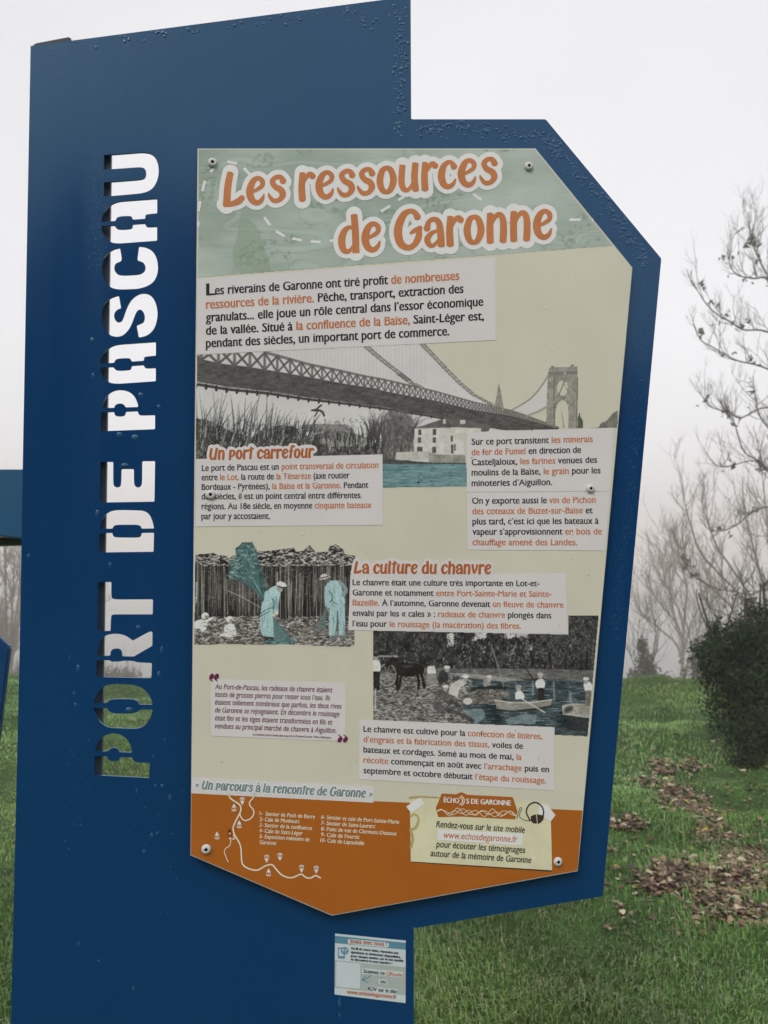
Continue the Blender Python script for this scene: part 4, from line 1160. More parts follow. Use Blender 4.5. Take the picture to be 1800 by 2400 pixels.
f.poly(FR([(960, 245), (996, 232), (1003, 296), (978, 296), (960, 275)])); f.poly(FR([(1003, 232), (1045, 240), (1048, 270), (1025, 294), (1008, 298)]))
f.stroke([(x, y, 1.3) for x, y in FR([(862, 262), (885, 190), (897, 195), (880, 240), (905, 268), (955, 280)])], 0, 6)
f.mesh('headphones_drawing', s5, MAT['shade_ink'], poster)
sheet('url_panel', FR([(313, 338), (905, 368), (901, 450), (312, 410)]), s4, MAT['white'], poster)
text_block('invitation', FR, [
 ('Rendez-vous sur le site mobile', (303, 321), (918, 362)), ([('www.echosdegaronne.fr', 1)], (355, 397), (868, 428)),
 ('pour écouter les témoignages', (302, 460), (922, 502)), ('autour de la mémoire de Garonne', (264, 523), (963, 572))], 14.5, s5, TM, poster, bold=0.011, shear=0.2, lift=1.12)
# old picture credits up the side of two photographs
def vertical_credit(p0, p1, cap):
    ref, *_ = raw_text([('H', 0)], 0, 0); CAPH = ref[:, 1].max()
    co, ln, cn, mi = raw_text([('Collection privée', 0)], .01, .2)
    t = (co[:, 0] - co[:, 0].min()) / np.ptp(co[:, 0])
    px = p0[0] + (p1[0] - p0[0]) * t - co[:, 1] * cap / CAPH
    py = p0[1] + (p1[1] - p0[1]) * t
    link('picture_credit', mesh_arrays('picture_credit', P(px, py, s3), ln, cn), poster, [MAT['white']])
vertical_credit((462, 1412), (463, 1364), 5); vertical_credit((881, 1666), (882, 1614), 5)

# weathering: pale scratches and droppings, dark specks
f, fd = Field(462, 620, 1475, 1870, 0.8), Field(462, 360, 1475, 2120, 0.8)
for k in range(85):
    x, y = rng.uniform(480, 1440), rng.uniform(640, 1850)
    free = (y < 1000 and x > 1180) or (1235 < y < 1300) or (x < 850 and (1520 < y < 1580 or 1750 < y < 1830)) or (1490 < y < 1560 and x < 860) or (820 < x < 1080 and 1150 < y < 1290)
    if not free or x > edge_right(y) - 15: continue
    a = rng.uniform(0, 3.1); r = rng.uniform(1.5, 6)
    f.stroke([(x, y, .8), (x + r * .6 * math.cos(a), y + r * .6 * math.sin(a), rng.uniform(1.4, 3.2)), (x + r * 1.6 * math.cos(a + .4), y + r * 1.6 * math.sin(a + .4), .6)], 0, 3)
for k in range(46):
    x, y = rng.uniform(480, 1440), rng.uniform(380, 2090)
    if x > edge_right(y) - 20 or (y < 640 and x > 1210) or y > 2010: continue
    r = rng.uniform(.8, 1.7)
    fd.stroke([(x, y, r), (x + rng.uniform(-1.5, 1.5), y + rng.uniform(-1.5, 1.5), r)], 0, 2)
f.mesh('scratch_marks', s6, MAT['white'], poster)['kind'] = 'stuff'
fd.mesh('dirt_specks', s6, MAT['shade_ink'], poster)['kind'] = 'stuff'

# ------------------------------------------------------------------ screws
def lathe(bm, prof, n=28):
    rings = []
    for r, y in prof:
        rings.append([bm.verts.new((r * math.cos(2 * math.pi * k / n), y, r * math.sin(2 * math.pi * k / n))) for k in range(n)])
    for a, b in zip(rings, rings[1:]):
        for k in range(n):
            bm.faces.new((a[k], a[(k + 1) % n], b[(k + 1) % n], b[k]))
    return rings
sp = P(900, 1200, T0)
rs = 10.6 / F * 1.1
bm = bmesh.new()
lathe(bm, [(rs, 0), (rs, -.0008), (rs * .93, -.002), (rs * .75, -.0029), (rs * .5, -.0034), (rs * .38, -.0034), (rs * .33, -.003)])
sm = bpy.data.meshes.new('screw'); bm.to_mesh(sm); bm.free(); smooth(sm); sm.materials.append(MAT['screw'])
bm = bmesh.new()
rg = lathe(bm, [(rs * .335, -.0031), (rs * .3, -.0008)], 6)
bm.faces.new(rg[-1])
so = bpy.data.meshes.new('socket'); bm.to_mesh(so); bm.free(); so.materials.append(MAT['socket'])
for x, y in ((498.3, 380.8), (1239.5, 389.6), (493.5, 1159.5), (1384.3, 1145), (483.2, 1990.6), (1308, 2020)):
    q = P(x, y, s6 + .001)
    o = bpy.data.objects.new('screw', sm); COL.objects.link(o); o.parent = totem
    o.location = (q[0], -s6, q[2])
    k = bpy.data.objects.new('socket', so); COL.objects.link(k); k.parent = o

# ------------------------------------------------------------------ sticker
ST = FT([(190, 210), (1440, 335), (1436, 1440), (182, 1288)])
sticker = sheet('sticker', ST, .0004, MAT['st_white'], totem)
sticker['label'] = 'small square sticker inviting visitors to play'
q2, q3, q4 = .0006, .0008, .001
sheet('sticker_band', FT([(190, 250), (1440, 375), (1440, 497), (190, 378)]), q2, MAT['st_blue'], sticker)
sheet('sticker_field', FT([(188, 680), (1439, 805), (1437, 1300), (184, 1165)]), q2, MAT['st_grey'], sticker)
sheet('blank_square', FT([(212, 705), (640, 742), (635, 1190), (210, 1150)]), q3, MAT['st_white'], sticker)
for b in ([(670, 820), (1392, 890), (1388, 992), (668, 925)], [(962, 1015), (1112, 1028), (1110, 1115), (960, 1102)], [(758, 1142), (1290, 1198), (1288, 1288), (756, 1232)]):
    sheet('word_panel', FT(b), q3, MAT['st_white'], sticker)
h = Field(815, 2195, 912, 2222, 0.4)
(a,), (b,) = FT([(452, 352)]), FT([(1100, 412)])
h.seg((a[0], a[1], 12), (b[0], b[1], 12)); h.mesh('sticker_heading_outline', q3, MAT['st_white'], sticker)
text_block('sticker_heading', FT, [('Jouez avec nous !', (452, 378), (1106, 438))], 10.2, q4, [MAT['heading']] * 2, sticker, bold=0.03, lift=1.14)
text_block('sticker_text', FT, [('Au fil de votre visite, répondez aux', (472, 490), (1314, 577)), ('questions et devinettes disponibles,', (472, 558), (1348, 648)),
 ('pour chaque sentier, sur le site mobile', (470, 625), (1398, 714)), ('et découvrez le mot mystère !', (472, 686), (1198, 758))], 5.6, q3, [MAT['text_dark']] * 2, sticker, bold=0.04, lift=1.14)
text_block('sticker_text', FT, [([('Scannez ce ', 0), ('QRcode', 1)], (694, 905), (1381, 976)), ('ou', (992, 1088), (1084, 1094)), ('RDV sur le site', (770, 1216), (1280, 1268)),
 ([('www.echosdegaronne.fr', 1)], (400, 1268), (1278, 1362))], 8.6, q4, TM, sticker, bold=0.03, lift=1.12)
f = Field(785, 2210, 875, 2312, 0.3)
for st in ([(835, 940, 1.6), (760, 1000, 2.4), (662, 1030, 1.8)], [(735, 955, 1.4), (700, 995, 1.8), (662, 1030, 2)], [(662, 1030, 2), (720, 1050, 2), (775, 1080, 1.6)]):
    f.stroke([(*FT([(x, y)])[0], wd) for x, y, wd in st], 0, 5)
f.poly(FT([(240, 455), (362, 462), (360, 655), (240, 645)])); f.cut_poly(FT([(256, 478), (346, 484), (344, 612), (256, 604)]))
(p,) = FT([(358, 515)]); f.stroke([(p[0], p[1], 17.5), (p[0] + .3, p[1], 17.5)], 0, 2)
f.mesh('phone_icon', q3, MAT['st_blue'], sticker)
text_block('icon_question_marks', FT, [('??', (318, 540), (400, 548))], 8, q4, [MAT['st_white']] * 2, sticker, bold=0.02)

# ------------------------------------------------------------------ rain drops on the paint
DV, DF = [], []
FULL = outline + [(971.5, 2400), (21.5, 2400)]
def on_paint(x, y, r):
    r = r + 1
    for a, b in ((-r, 0), (r, 0), (0, -r), (0, r)):
        if not in_poly(x + a, y + b, FULL): return False
        if 195 < x < 390 and any(in_poly(x + a, y + b, L) for L in letters): return False
    return not in_poly(x, y, PO)
def drop(px, py, r, squash=.4, tall=1.0, off=0.0):
    """r in photograph pixels"""
    if not on_paint(px, py, r): return
    q = P(px, py, off); m = r / F * 1.1
    n = 7 if r < 3 else 10
    b = len(DV)
    jit = rng.uniform(.85, 1.15, n)
    for rad, hgt in ((1.0, 0.0), (.86, .5), (.5, .87)):
        for k in range(n):
            t = 2 * math.pi * k / n
            sag = tall * (1.15 if math.sin(t) < 0 else .85)
            DV.append((q[0] + m * rad * jit[k] * math.cos(t), -off - .0001 - m * squash * hgt, q[2] + m * rad * jit[k] * sag * math.sin(t)))
    DV.append((q[0], -off - .0001 - m * squash, q[2] - m * .1 * tall))
    for a in range(2):
        for k in range(n):
            DF.append((b + a * n + k, b + a * n + (k + 1) % n, b + (a + 1) * n + (k + 1) % n, b + (a + 1) * n + k))
    for k in range(n):
        DF.append((b + 2 * n + k, b + 2 * n + (k + 1) % n, b + 3 * n))
def sw(n, fn, r0, r1, squash=.3, pw=2.5):
    for _ in range(int(n * .7)):
        x, y = fn()
        drop(x, y, r0 + (r1 - r0) * rng.random() ** pw, squash, rng.uniform(.9, 1.3))
def hole_free(x, y): return not (210 < x < 378 and 350 < y < 1830)
def along(pts, sd):
    def g():
        k = rng.integers(len(pts) - 1); t = rng.random()
        a, b = np.array(pts[k]), np.array(pts[k + 1])
        q = a + (b - a) * t
        d = (b - a) / np.linalg.norm(b - a); o = rng.normal(0, sd)
        return q[0] - d[1] * o, q[1] + d[0] * o
    return g
for c, n in (((115, 110), 5), ((205, 104), 14), ((305, 92), 30), ((385, 76), 30), ((450, 70), 26), ((555, 58), 20), ((620, 48), 20), ((680, 42), 24), ((745, 32), 30), ((835, 28), 60), ((860, 48), 24)):
    sw(n, lambda c=c: (rng.normal(c[0], 18), max(line_y(c[0], (70, 108), (962, -9)) + 8, rng.normal(c[1], 8))), .8, 4.2)
sw(330, along([(932, 10), (945, 110), (935, 200), (942, 320)], 9), .8, 4.5)
sw(420, along([(975, 300), (1090, 300), (1200, 310), (1285, 322)], 10), .8, 4.5)
sw(760, along([(1285, 318), (1330, 378), (1420, 470), (1480, 560), (1520, 625)], 9), .8, 4.2)
sw(420, along([(1520, 620), (1515, 740), (1502, 880), (1490, 1040), (1478, 1150)], 7), .6, 1.8)
sw(500, along([(1478, 1150), (1462, 1290), (1450, 1400), (1440, 1500)], 9), .6, 1.4)
sw(420, lambda: (rng.normal(228, 16), rng.uniform(350, 640)), .6, 1.8)
for x, y, r in ((1489, 810, 3.2), (1484, 785, 2.6), (1503, 892, 3.2), (1488, 745, 2), (1475, 2080, 1.6)):
    drop(x, y, r)
for x, y, r, tl_ in ((252, 1013, 6, .8), (280, 1018, 7, 1), (316, 1025, 8, .9), (330, 925, 5, 1.2), (372, 952, 4, 1), (292, 1090, 8, .7), (320, 1186, 9, .4), (228, 1202, 4, 1.7), (258, 1323, 3.5, 1.4), (67, 1302, 3.5, 1.4), (324, 1470, 5, 1), (379, 1521, 3.5, 2), (372, 1579, 4, 1.6), (302, 1663, 8, .8), (386, 1733, 2.6, 1.2), (359, 1772, 2.4, 1.5), (796, 2348, 4.2, 2.6), (796, 2378, 3, 2), (216, 796, 4, 1.3), (218, 880, 3, 2), (183, 1565, 4, 2), (173, 1625, 3, 1.3), (177, 1651, 3, 1.4), (356, 1957, 3.2, 1.4), (368, 1953, 3, 1.4), (337, 1995, 3.2, 1.6), (184, 2211, 2.6, 1.8), (231, 2252, 2.8, 1.2), (312, 2316, 3, 2), (380, 1842, 3.5, 1.3), (320, 1852, 2.4, 2.6), (364, 1841, 2.6, 1.5), (398, 1868, 3.4, 1.8)):
    drop(x, y, r, .26, tl_)
sw(70, lambda: (rng.uniform(150, 210), rng.uniform(1480, 2080)), .8, 2.4)
sw(70, lambda: (rng.uniform(290, 440), rng.uniform(1850, 2150)), .8, 2.2)
sw(60, lambda: (rng.uniform(90, 900), rng.uniform(150, 330)), .6, 1.6)
sw(40, lambda: (rng.uniform(80, 200), rng.uniform(800, 1500)), .6, 1.6)
sw(30, lambda: (rng.uniform(500, 900), rng.uniform(2180, 2390)), .6, 1.4)
bmd = bpy.data.meshes.new('water_drops')
bmd.from_pydata(DV, [], DF); smooth(bmd)
link('water_drops', bmd, totem, [MAT['drop']])['kind'] = 'stuff'

# ==================================================================== GROUND
def vnoise(x, y, seed):
    """smooth repeatable value noise, vectorised"""
    r = np.random.default_rng(seed).random(4096)
    ix, iy = np.floor(x).astype(int), np.floor(y).astype(int)
    fx, fy = x - ix, y - iy
    fx = fx * fx * (3 - 2 * fx); fy = fy * fy * (3 - 2 * fy)
    hsh = lambda a, b: r[(a * 73 + b * 151 + (a * b) % 17 * 31) % 4096]
    return (hsh(ix, iy) * (1 - fx) + hsh(ix + 1, iy) * fx) * (1 - fy) + (hsh(ix, iy + 1) * (1 - fx) + hsh(ix + 1, iy + 1) * fx) * fy

def height(x, y):
    x = np.asarray(x, float); y = np.asarray(y, float)
    crest = 9.4 - .08 * x + (vnoise(x * .35, y * 0, 3) - .5) * .5
    mound = (vnoise(x * .9, y * .9, 4) - .5) * .16 + (vnoise(x * 2.6, y * 2.6, 5) - .5) * .09
    t = np.clip((y - crest) / 24.0, 0, 1)
    fall = -9.8 * (1 - (1 - t) ** 2) * (t > 0) - 3.2 * np.clip((y - 64) / 6, 0, 1)
    near = np.clip((y - .8) / 2, 0, 1)
    return mound * near * np.clip(1 - (y - 30) / 20, 0, 1) + fall + .03 * np.clip(1 - np.abs(y - crest) / 1.5, 0, 1)

gx = np.concatenate([np.array([-600, -350, -200, -120, -70, -45, -30, -20]), np.arange(-14, 14.01, .16), np.array([20, 30, 45, 70, 120, 200, 350, 600])])
gy = np.concatenate([np.array([-300, -120, -50, -20, -8, -3, -1]), np.arange(0, 16.01, .16), np.arange(17, 40, 1.5), np.array([45, 52, 58, 62, 64, 66, 68, 70, 72, 90, 140, 220, 350, 600])])
GX, GY = np.meshgrid(gx, gy)
GZ = height(GX, GY)
gi = np.arange(GX.size).reshape(GX.shape)
gf = np.stack([gi[:-1, :-1], gi[:-1, 1:], gi[1:, 1:], gi[1:, :-1]], -1).reshape(-1, 4)
gm = smooth(quads('ground', np.stack([GX, GY, GZ], -1).reshape(-1, 3), gf))
m = new_mat('damp_turf', (0.035, 0.055, 0.018), 0.9, 0.2)
t = m.node_tree
tc = t.nodes.new('ShaderNodeTexCoord')
n = t.nodes.new('ShaderNodeTexNoise'); n.inputs['Scale'].default_value = 5; n.inputs['Detail'].default_value = 10; n.inputs['Roughness'].default_value = .7
t.links.new(tc.outputs['Object'], n.inputs['Vector'])
cr = t.nodes.new('ShaderNodeValToRGB')
cr.color_ramp.elements[0].position = .32; cr.color_ramp.elements[0].color = (.020, .030, .010, 1)
cr.color_ramp.elements[1].position = .68; cr.color_ramp.elements[1].color = (.055, .12, .028, 1)
t.links.new(n.outputs['Fac'], cr.inputs[0]); t.links.new(cr.outputs[0], t.nodes['Principled BSDF'].inputs['Base Color'])
tag(link('ground', gm, None, [m]), 'grassy bank falling away beyond the sign', 'ground', kind='structure')

wm_ = new_mat('river_water', (.05, .06, .055), .08, .5, bump=(1.2, .25, .05))
rv_ = quads('river', [(-600, 66.0, -10.4), (600, 66.0, -10.4), (600, 600, -10.4), (-600, 600, -10.4)], [(0, 1, 2, 3)])
tag(link('river', rv_, None, [wm_]), 'pale river lost in fog beyond the bank', 'river', kind='structure')

def ground_hit(px, py):
    d = ray(px, py)
    tt = (0 - EYE[2]) / d[2]
    for _ in range(6):
        X = EYE + d * tt
        tt = (float(height(X[0], X[1])) - EYE[2]) / d[2]
    return EYE + d * tt

# litter patches, in photograph pixels: centre and radii
PZ = lambda x, y, rx, ry: (1350 + x / 3.687, 1600 + y / 3.687, rx / 3.687, ry / 3.687)
PATCH = [PZ(740, 740, 120, 60), PZ(620, 870, 90, 40), PZ(850, 1000, 150, 110), PZ(1050, 1080, 130, 80), PZ(1130, 1200, 110, 80), PZ(1200, 1340, 190, 80), PZ(450, 1240, 150, 50),
         PZ(900, 1690, 270, 130), PZ(1480, 1580, 260, 120), PZ(1450, 1720, 260, 90), PZ(760, 1790, 200, 45), PZ(1200, 1880, 200, 60), PZ(1400, 2000, 260, 70), PZ(1000, 740, 80, 60)]

# grass -------------------------------------------------------------------
def blades(n, d0, d1, lmin, lmax, wid, seed):
    r = np.random.default_rng(seed)
    u = r.random(n)
    d = d0 * (d1 / d0) ** u                       # more blades near
    half = .74 * d + .9
    x = r.uniform(-1, 1, n) * half
    y = d
    # the bank behind the sign board is thinner: it is never seen from the front
    px = 900 + x / d * F
    keep = (px < 420) | (px > 860) | (r.random(n) < .25)
    # fallen leaves lie where the turf is thin
    dep = d * CP + (0 - EYE[2]) * SP
    pyy = 1200 - F * ((0 - EYE[2]) * CP - d * SP) / dep
    pxx = 900 + F * x / dep
    for cx, cy, rx, ry in PATCH:
        q = ((pxx - cx) / rx) ** 2 + ((pyy - cy) / ry) ** 2
        keep &= (q > 1.0) | (r.random(n) < .36)
    x, y, d = x[keep], y[keep], d[keep]
    n = len(x)
    z = height(x, y)
    tuft = vnoise(x * 2.3, y * 2.3, 9) * .65 + vnoise(x * 7, y * 7, 10) * .35
    tuft = np.clip((tuft - .25) * 1.7, 0, 1.2)
    L = r.uniform(lmin, lmax, n) * (.45 + 1.15 * tuft)
    wd = wid * r.uniform(.6, 1.3, n) * (.8 + d * .10)
    az = r.uniform(0, 2 * np.pi, n)
    ln = r.uniform(.3, 1.3, n)
    pref = vnoise(x * 1.3, y * 1.3, 12) * 6.28
    dx, dy = np.cos(az) * .6 + np.cos(pref) * .5, np.sin(az) * .6 + np.sin(pref) * .5
    sa = r.uniform(0, np.pi, n)
    sxv, syv = np.cos(sa) * wd / 2, np.sin(sa) * wd / 2
    base = np.stack([x, y, z - .005], -1)
    mid_p = base + np.stack([dx * L * ln * .25, dy * L * ln * .25, L * .62], -1)
    tip = base + np.stack([dx * L * ln * .85, dy * L * ln * .85, L * (1 - .45 * ln)], -1)
    S = np.stack([sxv, syv, np.zeros(n)], -1)
    V = np.stack([base - S, base + S, mid_p + S * .8, mid_p - S * .8, tip], 1)
    b = np.arange(n)[:, None] * 5
    lp = np.concatenate([b + np.array([0, 1, 2, 3]), b + np.array([3, 2, 4])], 1)
    cn = np.tile([4, 3], n)
    hue = vnoise(x * .7, y * .7, 14) * .55 + vnoise(x * 2.6, y * 2.6, 15) * .4 + r.random(n) * .22
    g1, g2, g3 = np.array([.036, .100, .021]), np.array([.205, .37, .095]), np.array([.36, .40, .24])
    c = g1 + (g2 - g1) * np.clip(hue * 1.7 - .42, 0, 1)[:, None]
    dry = (r.random(n) < .07 + .1 * (vnoise(x * 1.1, y * 1.1, 17) > .62))[:, None]
    c = np.where(dry, g3 * r.uniform(.6, 1.1, n)[:, None], c)
    olive = np.clip((vnoise(x * .55 + 9, y * .55, 19) - .45) * 3, 0, 1)[:, None]
    c = c * (1 - olive * np.array([-.06, .07, .14]))
    tone = np.repeat(c[:, None], 5, 1)
    return V.reshape(-1, 3), lp.ravel(), cn, tone.reshape(-1, 3)
parts = [blades(250000, 1.5, 5.2, .022, .064, .0036, 1), blades(190000, 4.6, 11.5, .018, .045, .0055, 2)]
vo = 0; VV, LL, CC, TT = [], [], [], []
for v, l, c, tn in parts:
    VV.append(v); LL.append(l + vo); CC.append(c); TT.append(tn); vo += len(v)
gmat = attr_mat('grass_blade', .38, .5)
gb = gmat.node_tree.nodes['Principled BSDF']
tag(link('grass', mesh_arrays('grass', np.concatenate(VV), np.concatenate(LL), np.concatenate(CC), np.concatenate(TT)), None, [gmat]),
    'damp green grass growing in tufts across the bank', 'grass', kind='stuff')

# fallen leaves ------------------------------------------------------------
def leaf_mesh(cnt, spots):
    V, Fc, T = [], [], []
    pal = [(.15, .095, .06), (.21, .14, .09), (.075, .045, .03), (.28, .20, .13), (.14, .085, .06), (.05, .035, .026), (.42, .35, .25)]
    for k in range(cnt):
        px, py = spots(k)
        g = ground_hit(px, py)
        s = rng.uniform(.009, .025)
        az = rng.uniform(0, 6.28); tilt = float(np.clip(rng.normal(0, .35), -.7, .7)); roll = float(np.clip(rng.normal(0, .35), -.7, .7)); cup = rng.uniform(-.35, .6)
        ca, sa = math.cos(az), math.sin(az)
        pts = [(-.95, 0), (-.6, .58), (.25, .62), (.95, 0), (.25, -.62), (-.6, -.58), (-.4, 0), (.25, 0)]
        b = len(V)
        for i, (a, c) in enumerate(pts):
            hz = cup * (abs(c) + .25 * a * a) + a * math.tan(tilt) * .6 + c * math.tan(roll) * .6
            V.append((g[0] + s * (a * ca - c * sa), g[1] + s * (a * sa + c * ca), g[2] + .008 + s * hz + rng.uniform(0, .018)) if i == 0 else
                     (g[0] + s * (a * ca - c * sa), g[1] + s * (a * sa + c * ca), V[b][2] + s * (hz - 0)))
        Fc += [(b, b + 6, b + 1), (b + 6, b + 7, b + 2, b + 1), (b + 7, b + 3, b + 2), (b, b + 5, b + 6), (b + 5, b + 4, b + 7, b + 6), (b + 4, b + 3, b + 7)]
        c = np.array((.45, .33, .05)) if rng.random() < .02 else np.array(pal[rng.integers(len(pal))]) * rng.uniform(.7, 1.25)
        T += [c] * 8
    counts = [len(f) for f in Fc]
    return mesh_arrays('fallen_leaves', V, [i for f in Fc for i in f], counts, np.array(T))
area = np.array([p[2] * p[3] for p in PATCH]); area = area / area.sum()
def spot(k):
    if rng.random() < .10:
        return rng.uniform(1420, 1800), rng.uniform(1720, 2200)
    c = PATCH[rng.choice(len(PATCH), p=area)]
    r, t_ = math.sqrt(rng.random()) * rng.choice([1, 1, 1.2, 1.5]), rng.uniform(0, 6.28)
    return c[0] + c[2] * r * math.cos(t_), c[1] + c[3] * r * math.sin(t_)
tag(link('fallen_leaves', leaf_mesh(3900, spot), None, [attr_mat('dead_leaf', .6, .3)]), 'brown fallen leaves lying in drifts on the grass', 'leaves', kind='stuff')

# ==================================================================== TREES
class Tubes:
    def __init__(s): s.V, s.F = [], []
    def tube(s, pts, r0, r1, n=5):
        p = [np.array(q, float) for q in pts]
        m = len(p)
        b = len(s.V)
        for i, q in enumerate(p):
            d = p[min(i + 1, m - 1)] - p[max(i - 1, 0)]
            d = d / (np.linalg.norm(d) + 1e-9)
            a = np.cross(d, (0, 0, 1) if abs(d[2]) < .9 else (1, 0, 0)); a /= np.linalg.norm(a)
            c = np.cross(d, a)
            r = r0 + (r1 - r0) * i / (m - 1)
            for k in range(n):
                t = 2 * math.pi * k / n
                s.V.append(q + r * (math.cos(t) * a + math.sin(t) * c))
        for i in range(m - 1):
            for k in range(n):
                s.F.append((b + i * n + k, b + i * n + (k + 1) % n, b + (i + 1) * n + (k + 1) % n, b + (i + 1) * n + k))
    def build(s, name, mat, parent):
        me = smooth(quads(name, np.array(s.V), s.F))
        return link(name, me, parent, [mat])

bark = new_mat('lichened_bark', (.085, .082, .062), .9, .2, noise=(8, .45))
bark2 = new_mat('fog_paled_twig_bark', (.19, .152, .122), .9, .2, noise=(5, .35))  # far trees' fading in fog is partly put into this paler brown
def twigs(T, p, d, L, r, depth, up=.5, wig=.17):
    """a curving twig with side shoots that turn to the light"""
    n = 5
    pts = [np.array(p, float)]
    d = np.array(d, float)
    for i in range(n):
        d = d / np.linalg.norm(d)
        pts.append(pts[-1] + d * L / n)
        d = d + rng.normal(0, wig, 3) * .5 + np.array([0, 0, up]) * .35
    T.tube(pts, r, r * .35, 4 if r < .012 else 5)
    if depth <= 0: return
    k = rng.integers(3, 6) if depth > 1 else rng.integers(2, 5)
    for _ in range(k):
        t = rng.uniform(.2, .98) * n
        i = min(int(t), n - 1)
        q = pts[i] + (pts[i + 1] - pts[i]) * (t - i)
        dd = (pts[i + 1] - pts[i]); dd /= np.linalg.norm(dd)
        s = rng.normal(0, 1, 3); s -= dd * (s @ dd); s /= np.linalg.norm(s) + 1e-9
        twigs(T, q, dd * .7 + s * .75 + np.array([0, 0, .25]), L * rng.uniform(.38, .62), max(r * .5, .0028), depth - 1, up, wig)

def thing(name, loc, label, cat, group=None):
    o = bpy.data.objects.new(name, None)
    COL.objects.link(o); o.location = loc
    return tag(o, label, cat, group)

def rel(T, base):
    T.V = [v - np.array(base) for v in T.V]

def bare_tree(name, base, label, limbs, trunk, mat, Y, r_limb, tw_len, tw_n, depth, group, seeds=0, spread=.6, mid_bias=1.0):
    """limbs: pixel polylines standing about Y metres off, each given its own depth"""
    o = thing(name, base, label, 'tree', group)
    T = Tubes()
    T.tube(trunk[0], trunk[1], trunk[2], 9)
    rel(T, base); T.build('trunk', bark if mat is bark else mat, o)
    T = Tubes(); SV = []
    for lb in limbs:
        y0 = Y + rng.uniform(-spread, spread)
        w_ = [at(px, py, y0 + (1 - i / max(1, len(lb) - 1)) * (Y - y0) + rng.normal(0, .08)) for i, (px, py) in enumerate(lb)]
        w_ = crom(w_, 4)
        T.tube(w_, r_limb, r_limb * .3, 6)
        for _ in range(tw_n):
            t = rng.uniform(.08, 1) ** mid_bias * (len(w_) - 1); i = min(int(t), len(w_) - 2)
            q = w_[i] + (w_[i + 1] - w_[i]) * (t - i)
            dd = (w_[i + 1] - w_[i]) / np.linalg.norm(w_[i + 1] - w_[i])
            s = rng.normal(0, 1, 3)
            twigs(T, q, dd * .5 + s * .45 + np.array([0, 0, .55]), tw_len * rng.uniform(.4, 1.15), r_limb * .34, depth, .55)
            if seeds and rng.random() < seeds: SV.append(q + rng.normal(0, .12, 3))
    rel(T, base); T.build('crown', mat, o)
    if SV:
        V, Fc = [], []
        for q in SV:
            for _ in range(rng.integers(3, 8)):
                c = q - np.array(base) + rng.normal(0, .08, 3); s = rng.uniform(.03, .07); b = len(V)
                e = rng.normal(0, s, (4, 3))
                V += [c + e[0], c + e[1], c + e[2], c + e[3]]
                Fc += [(b, b + 1, b + 2), (b, b + 2, b + 3), (b + 1, b + 3, b + 2)]
        link('seed_clusters', quads('seed_clusters', np.array(V), Fc), o, [bark])['kind'] = 'stuff'
    return o

# the near tree on the right: its trunk stands just outside the photograph
YA = 25.0
la = [[(1985, 1120), (1900, 830), (1800, 648), (1773, 594), (1760, 559), (1754, 496)],
      [(1985, 900), (1880, 700), (1800, 652), (1770, 653), (1730, 645), (1713, 624), (1708, 600)],
      [(1985, 1000), (1880, 830), (1800, 778), (1743, 773), (1716, 757), (1675, 732), (1648, 702), (1621, 656)],
      [(1985, 1080), (1880, 905), (1800, 865), (1768, 854), (1722, 843), (1675, 816), (1643, 797), (1624, 759)],
      [(1985, 1140), (1880, 1000), (1800, 955), (1738, 979), (1711, 968), (1662, 952), (1655, 930)],
      [(1985, 1260), (1860, 1210), (1800, 1188), (1757, 1205), (1730, 1228), (1697, 1243), (1662, 1241), (1640, 1215)],
      [(1985, 1440), (1880, 1400), (1800, 1381), (1760, 1393), (1716, 1386), (1670, 1376), (1621, 1346), (1600, 1310), (1597, 1281)],
      [(1985, 1300), (1850, 1180), (1790, 1090), (1745, 1060), (1724, 1000), (1713, 976)],
      [(1985, 1350), (1870, 1200), (1800, 1100), (1760, 1080), (1700, 1095), (1668, 1085)],
      [(1985, 1200), (1880, 1080), (1790, 990), (1770, 930), (1765, 880)]]
bA = at(1985, 1700, YA); bA[2] = float(height(bA[0], bA[1])) - .1
tA = [bA, at(1990, 1400, YA), at(1985, 1100, YA), at(1975, 800, YA), at(1960, 500, YA)]
bare_tree('bare_tree', bA, 'leafless tree with dark lichened limbs and seed clusters reaching in above the evergreen bush', la, (tA, .28, .08), bark, YA, .037, 1.2, 15, 2, None, .5, .9)

YB = 40.0
lb_ = [[(1800, 1640), (1745, 1420), (1690, 1350), (1640, 1290), (1610, 1200), (1603, 1165)], [(1800, 1640), (1770, 1430), (1720, 1340), (1680, 1280), (1655, 1215), (1645, 1180)],
       [(1800, 1640), (1730, 1450), (1680, 1390), (1630, 1345), (1605, 1300), (1600, 1250)], [(1800, 1640), (1790, 1400), (1770, 1300), (1745, 1200), (1740, 1120)],
       [(1800, 1640), (1810, 1400), (1800, 1250), (1790, 1140)], [(1800, 1640), (1750, 1480), (1700, 1440), (1660, 1420), (1640, 1380)]]
bB = at(1800, 1700, YB); bB[2] = float(height(bB[0], bB[1])) - .1
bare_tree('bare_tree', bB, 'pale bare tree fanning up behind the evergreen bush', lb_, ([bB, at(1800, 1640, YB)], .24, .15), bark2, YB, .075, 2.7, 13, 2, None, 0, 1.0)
YC = 60.0
lc_ = [[(1600, 1615), (1598, 1490), (1560, 1430), (1530, 1390), (1518, 1340)], [(1600, 1560), (1604, 1450), (1610, 1380), (1592, 1310), (1590, 1270)],
       [(1600, 1560), (1585, 1510), (1540, 1470), (1505, 1445), (1478, 1425)], [(1600, 1540), (1620, 1460), (1650, 1400), (1660, 1330)],
       [(1600, 1560), (1598, 1450), (1560, 1370), (1552, 1300)], [(1600, 1580), (1640, 1500), (1680, 1460), (1700, 1400)], [(1598, 1500), (1575, 1420), (1570, 1340), (1575, 1290)]]
bC = at(1600, 1690, YC); bC[2] = float(height(bC[0], bC[1])) - .1
